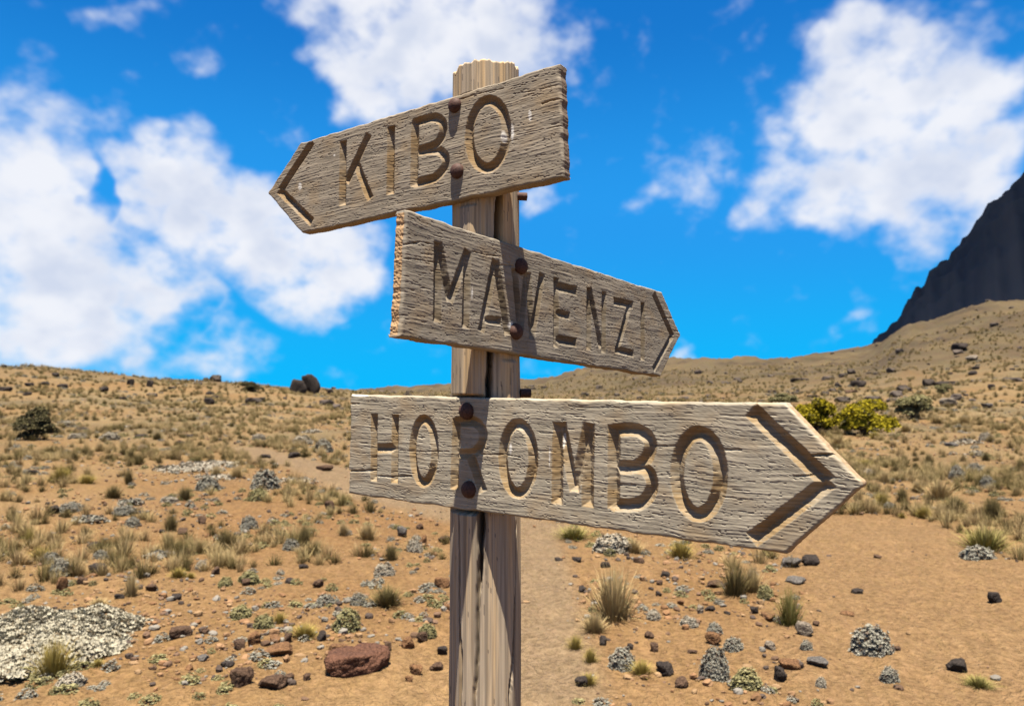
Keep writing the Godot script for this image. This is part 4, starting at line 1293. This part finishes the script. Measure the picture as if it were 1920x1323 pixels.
func leaf_quad(v: PackedVector3Array, n: PackedVector3Array, c: PackedColorArray, idx: PackedInt32Array, p: Vector3, dir: Vector3, side: Vector3, col: Color) -> void:
	var at := v.size()
	var nn := dir.cross(side).normalized()
	v.append(p)
	v.append(p + dir * 0.55 + side)
	v.append(p + dir * 0.55 - side)
	v.append(p + dir + nn * 0.1 * dir.length())
	for k in 4:
		n.append(nn)
		c.append(col)
	idx.append_array(PackedInt32Array([at, at + 1, at + 2, at + 1, at + 3, at + 2]))


func cushion_mesh(s: int, kind: String, rosettes: int, size: float, mat := Vector3.ZERO) -> ArrayMesh:
	# unit dome 1 wide and 1 high, covered in leaf rosettes on short twigs; size: one rosette
	var q := RandomNumberGenerator.new()
	q.seed = s
	var cols: Array = {"m": [Color(0.205, 0.190, 0.150), Color(0.285, 0.268, 0.214), Color(0.140, 0.116, 0.082)], "b": [Color(0.143, 0.136, 0.114), Color(0.204, 0.200, 0.171), Color(0.095, 0.078, 0.059)], "p": [Color(0.219, 0.195, 0.157), Color(0.267, 0.248, 0.209), Color(0.153, 0.124, 0.090)], "n": [Color(0.138, 0.126, 0.057), Color(0.200, 0.185, 0.105), Color(0.090, 0.076, 0.036)], "y": [Color(0.150, 0.128, 0.014), Color(0.250, 0.205, 0.016), Color(0.050, 0.046, 0.020)], "d": [Color(0.057, 0.053, 0.029), Color(0.090, 0.078, 0.041), Color(0.034, 0.029, 0.022)]}[kind]
	var v := PackedVector3Array()
	var n := PackedVector3Array()
	var c := PackedColorArray()
	var idx := PackedInt32Array()
	var lobes := []
	if kind == "y" or kind == "d" or (kind == "n" and rosettes > 2000):
		for k in 18:
			var a := q.randf() * TAU
			var rr := sqrt(q.randf()) * 0.38
			var h := q.randf_range(0.10, 0.74) * (1.0 - rr * 0.7)
			lobes.append([Vector3(cos(a) * rr, h, sin(a) * rr), q.randf_range(0.15, 0.27)])
	for k in rosettes:
		var d := Vector3(q.randfn(), absf(q.randfn()) * 0.9, q.randfn()).normalized()
		var lump := 1.0 + 0.32 * n_land.get_noise_3d(d.x * 1.8 + s * 5.0, d.y * 1.8, d.z * 1.8)
		var depth := 1.0 - absf(q.randfn(0.0, 0.13))
		var p := Vector3(d.x * 0.5, d.y * 0.88, d.z * 0.5) * lump * depth
		if lobes.size():
			var lobe: Array = lobes[q.randi() % lobes.size()]
			p = lobe[0] + Vector3(d.x, d.y * 0.9, d.z) * lobe[1] * lump * depth
		if mat != Vector3.ZERO:
			# a mat keeps its real size: width, height, depth in metres
			var rr := sqrt(q.randf())
			var a := q.randf() * TAU
			var edge := 1.0 + 0.22 * n_land.get_noise_2d(cos(a) * 1.5 + s, sin(a) * 1.5)
			p = Vector3(cos(a) * rr * 0.5 * edge * mat.x, 0, sin(a) * rr * 0.5 * edge * mat.z)
			p.y = mat.y * ((1.0 - pow(rr, 4.0)) * 0.6 + n_land.get_noise_2d(p.x * 2.2 / mat.z, p.z * 2.2 / mat.z) * 0.55) + q.randf_range(-0.5, 0.6) * size
			d = (Vector3(cos(a) * rr * 0.6, 1.0, sin(a) * rr * 0.6)).normalized()
		var dead := q.randf() < 0.16
		var tone := q.randf()
		var col: Color = (cols[0] as Color).lerp(cols[1], tone)
		if dead:
			col = cols[2]
		var up := (d + Vector3(q.randfn(), q.randfn() + 0.6, q.randfn()) * 0.35).normalized()
		var e1 := up.cross(Vector3(0.3, 0.1, 0.9)).normalized()
		var e2 := up.cross(e1)
		var leaves := 6
		var sz := size * q.randf_range(0.7, 1.3)
		for l in leaves:
			var a := TAU * l / leaves + q.randf() * 0.6
			var o := e1 * cos(a) + e2 * sin(a)
			var dir := (up * q.randf_range(0.5, 1.1) + o).normalized() * sz
			leaf_quad(v, n, c, idx, p - up * sz * 0.3, dir, up.cross(o).normalized() * sz * 0.28, col)
	return mesh_of(v, n, c, idx)


func branch_mesh(s: int) -> ArrayMesh:
	# forking twigs from the base of a unit shrub
	var q := RandomNumberGenerator.new()
	q.seed = s
	var v := PackedVector3Array()
	var c := PackedColorArray()
	var idx := PackedInt32Array()
	for k in 26:
		var a := q.randf() * TAU
		var tilt := q.randf_range(0.1, 1.05)
		var p := Vector3(cos(a), 0, sin(a)) * 0.05 * q.randf()
		p.y = -0.05
		var d := Vector3(cos(a) * sin(tilt), cos(tilt), sin(a) * sin(tilt))
		var r := q.randf_range(0.012, 0.022)
		var col := Color(0.13, 0.10, 0.075) * q.randf_range(0.7, 1.3)
		var at := v.size()
		for t in 6:
			for i in 5:
				var b := TAU * i / 5.0
				v.append(p + Vector3(cos(b), 0, sin(b)) * r * (1.0 - t * 0.16))
				c.append(col)
			d = (d + Vector3(q.randfn(), q.randfn() + 0.4, q.randfn()) * 0.22).normalized()
			p += d * 0.135 * Vector3(0.7, 1.0, 0.7)
		for t in 5:
			for i in 5:
				var b := at + t * 5 + i
				var e := at + t * 5 + (i + 1) % 5
				idx.append_array(PackedInt32Array([b, b + 5, e, e, b + 5, e + 5]))
	return mesh_of(v, normals_from(v, idx), c, idx)


var tussocks := {}
var cushions := {}
var rocks := []


func make_items() -> void:
	for k in ["o", "y", "s", "g"]:
		tussocks[k] = []
		for i in 3:
			tussocks[k].append(tussock_mesh(100 + i * 7 + k.unicode_at(0), k, 520))
	for k in ["b", "p", "n"]:
		cushions[k] = []
		for i in 3:
			cushions[k].append(cushion_mesh(200 + i * 5 + k.unicode_at(0), k, 1300, 0.060))
	for i in 9:
		rocks.append(rock_mesh(300 + i, 3, [0.55, 0.62, 0.8][i % 3]))
	var big := rock_mesh(77, 6, 0.5)
	var nr := 0
	for it in ITEMS:
		var kind: String = it[0][0]
		var sub: String = it[0].substr(1)
		var x: float = it[1]
		var z: float = it[2]
		var w: float = it[3]
		var h: float = it[4]
		var y := land(x, z)
		var turn := rng.randf() * TAU
		nr += 1
		match kind:
			"T":
				var o := put("tussock", tussocks[sub][nr % 3], mats.grass)
				o.position = Vector3(x, y, z)
				o.rotation.y = turn
				o.scale = Vector3(w * 1.02, h * 1.08, w * 1.02)
				tag(o, it[5], "tussock", "tussocks on the moor")
			"G":
				var flat_one := h < 0.36 * w and w > 0.25
				var o: MeshInstance3D
				if flat_one:
					# on the slope a mat shows its depth as height in view
					var deep := minf(w * 0.6, 0.9)
					var leaf := 0.02 + 0.0011 * absf(z)
					o = put("cushion_plant", cushion_mesh(700 + nr, sub, clampi(int(w * deep / (leaf * leaf) * 0.9), 150, 3200), leaf, Vector3(w, minf(h * 0.55, 0.16), deep)), mats.leaf)
					o.rotation.y = rng.randf_range(-0.12, 0.12)
				else:
					o = put("cushion_plant", cushions[sub][nr % 3], mats.leaf)
					o.rotation.y = turn
					o.scale = Vector3(w, h * 1.05, w * 0.8)
				o.position = Vector3(x, y - 0.05 * h, z)
				tag(o, it[5], "cushion plant", "silver cushion plants on the moor")
			"R":
				var large: bool = sub == "r"
				var o := put("stone" if w < 0.5 else "boulder", big if large else rocks[nr % rocks.size()], mats["rock_" + sub])
				o.rotation.y = turn if not large else 0.5
				o.scale = Vector3(w, h * 1.05, w * (0.85 if w < 0.5 else 0.8))
				o.position = Vector3(x, y - 0.10 * h, z)
				if it[5].begins_with("leaning"):
					o.rotation = Vector3(0.0, 0.6, 0.32)
					o.position.y += 0.12 * h
				elif it[5].begins_with("rounded boulder"):
					o.position.y += 0.08 * h
				tag(o, it[5], "stone" if w < 0.5 else "boulder", "stones on the moor")
			"S":
				var o := Node3D.new()
				o.name = numbered("shrub")
				add_child(o)
				o.position = Vector3(x, y, z)
				o.rotation.y = turn
				put("foliage", cushion_mesh(400 + nr, sub, 4200, 0.045), mats.leaf, o)
				put("branches", branch_mesh(500 + nr), mats.leaf, o)
				o.scale = Vector3(w * 1.15, h * 1.25, w * 0.8)
				tag(o, it[5], "shrub", "shrubs on the moor")
			"M":
				var o := put("cushion_plant", cushion_mesh(600, "m", 9000, 0.021, Vector3(1.32, 0.15, 1.35)), mats.leaf)
				o.position = Vector3(x, y - 0.015, z)
				tag(o, it[5], "cushion plant")


# ------------------------------------------------------------------ what nobody could count
func scatter(called: String, label: String, piece: String, mat: Material, sets: Array) -> void:
	# one uncountable thing; its pieces come in a few shapes: [mesh, spots]
	var root := Node3D.new()
	root.name = numbered(called)
	add_child(root)
	tag(root, label, "", "", "stuff")
	for st in sets:
		var mm := MultiMesh.new()
		mm.transform_format = MultiMesh.TRANSFORM_3D
		mm.use_colors = true
		mm.mesh = st[0]
		mm.instance_count = st[1].size()
		for k in st[1].size():
			mm.set_instance_transform(k, st[1][k][0])
			mm.set_instance_color(k, st[1][k][1])
		var o := MultiMeshInstance3D.new()
		o.name = piece
		o.multimesh = mm
		o.material_override = mat
		root.add_child(o, true)
		o.set_meta("kind", "stuff")


func make_stuff() -> void:
	# pebbles
	var white := StandardMaterial3D.new()
	white.vertex_color_use_as_albedo = true
	white.roughness = 0.93
	white.metallic_specular = 0.2
	var sets := [[], [], []]
	var pick := [Color(0.139, 0.078, 0.041), Color(0.087, 0.055, 0.037), Color(0.046, 0.035, 0.030), Color(0.125, 0.115, 0.101), Color(0.176, 0.115, 0.064), Color(0.153, 0.092, 0.051)]
	for k in 66000:
		var b := deg_to_rad(rng.randf_range(-62.0, 62.0))
		var r := 3.2 * pow(12.0, pow(rng.randf(), 0.8))
		var x := sin(b) * r
		var z := -cos(b) * r
		var dens := 0.30 + n_patch.get_noise_2d(x * 0.5 + 20.0, z * 0.5) * 1.3
		if x > 0.35 and x < 2.2 and z > -7.5:
			dens += 0.25
		dens *= 1.0 - 0.96 * trail(x, z)
		if rng.randf() > dens:
			continue
		var s := 0.010 + 0.055 * pow(rng.randf(), 4.0) + 0.0016 * r
		var t := Transform3D(Basis.from_euler(Vector3(rng.randf_range(-0.3, 0.3), rng.randf() * TAU, rng.randf_range(-0.3, 0.3))).scaled_local(Vector3(s, s * rng.randf_range(0.45, 0.8), s * rng.randf_range(0.6, 1.0))), Vector3(x, land(x, z) - s * 0.12, z))
		sets[k % 3].append([t, (pick[rng.randi() % pick.size()] as Color) * rng.randf_range(0.8, 1.2)])
	scatter("gravel", "small brown pebbles strewn over the soil", "pebbles", white, [[rock_mesh(800, 1, 0.7), sets[0]], [rock_mesh(801, 1, 0.7), sets[1]], [rock_mesh(802, 1, 0.7), sets[2]]])
	# withered grass on the slopes
	var grass := [[], [], []]
	for k in 58000:
		var b := deg_to_rad(rng.randf_range(-62.0, 62.0))
		var r := 7.0 * pow(20.0, pow(rng.randf(), 0.75))
		var x := sin(b) * r
		var z := -cos(b) * r
		var dens := 0.42 + n_patch.get_noise_2d(x * 0.22, z * 0.22 + 60.0) * 1.1 - 0.35 * (1.0 - smoothstep(8.0, 16.0, r))
		dens *= 1.0 - trail(x, z)
		if rng.randf() > dens:
			continue
		var s := rng.randf_range(0.10, 0.22) + 0.0030 * r
		var h := s * rng.randf_range(0.55, 1.0)
		var t := Transform3D(Basis(Vector3.UP, rng.randf() * TAU).scaled_local(Vector3(s, h, s)), Vector3(x, land(x, z), z))
		var g := rng.randf_range(0.75, 1.15)
		grass[k % 3].append([t, Color(g, g * rng.randf_range(0.94, 1.03), g * 0.97)])
	scatter("grass", "withered straw grass covering the slopes", "tufts", mats.grass, [[tussock_mesh(900, "s", 110), grass[0]], [tussock_mesh(901, "o", 110), grass[1]], [tussock_mesh(902, "s", 110), grass[2]]])
	# small grey cushions and low herbs between the stones
	var low := [[], []]
	for k in 11400:
		var b := deg_to_rad(rng.randf_range(-62.0, 62.0))
		var r := 3.4 * pow(22.0, pow(rng.randf(), 0.85))
		var x := sin(b) * r
		var z := -cos(b) * r
		var dens := 0.25 + n_patch.get_noise_2d(x * 0.4 - 33.0, z * 0.4) * 1.3
		dens *= 1.0 - trail(x, z)
		if rng.randf() > dens:
			continue
		var s := rng.randf_range(0.03, 0.09) + 0.005 * r
		var t := Transform3D(Basis(Vector3.UP, rng.randf() * TAU).scaled_local(Vector3(s, s * rng.randf_range(0.35, 0.7), s)), Vector3(x, land(x, z) - 0.1 * s, z))
		var g := rng.randf_range(0.75, 1.1)
		low[k % 2].append([t, Color(g, g, g)])
	scatter("undergrowth", "low grey and yellow green herbs between the stones", "herbs", mats.leaf, [[cushion_mesh(950, "b", 150, 0.11), low[0]], [cushion_mesh(951, "n", 150, 0.11), low[1]]])
	# dark lava blocks on the far slopes
	var blocks := []
	for k in 2500:
		var b := deg_to_rad(rng.randf_range(-62.0, 62.0))
		var r := 38.0 * pow(6.0, rng.randf())
		var x := sin(b) * r
		var z := -cos(b) * r
		if rng.randf() > 0.35 + n_rock.get_noise_2d(x * 0.06, z * 0.06) * 1.4:
			continue
		var s := 0.15 + 0.9 * pow(rng.randf(), 3.0) + 0.003 * r
		var t := Transform3D(Basis(Vector3.UP, rng.randf() * TAU).scaled_local(Vector3(s, s * rng.randf_range(0.35, 0.7), s * 0.8)), Vector3(x, land(x, z) - s * 0.1, z))
		blocks.append([t, Color(0.039, 0.032, 0.028) * rng.randf_range(0.8, 1.9)])
	scatter("rubble", "dark lava blocks strewn over the far slopes", "blocks", white, [[rock_mesh(850, 2, 0.6), blocks]])
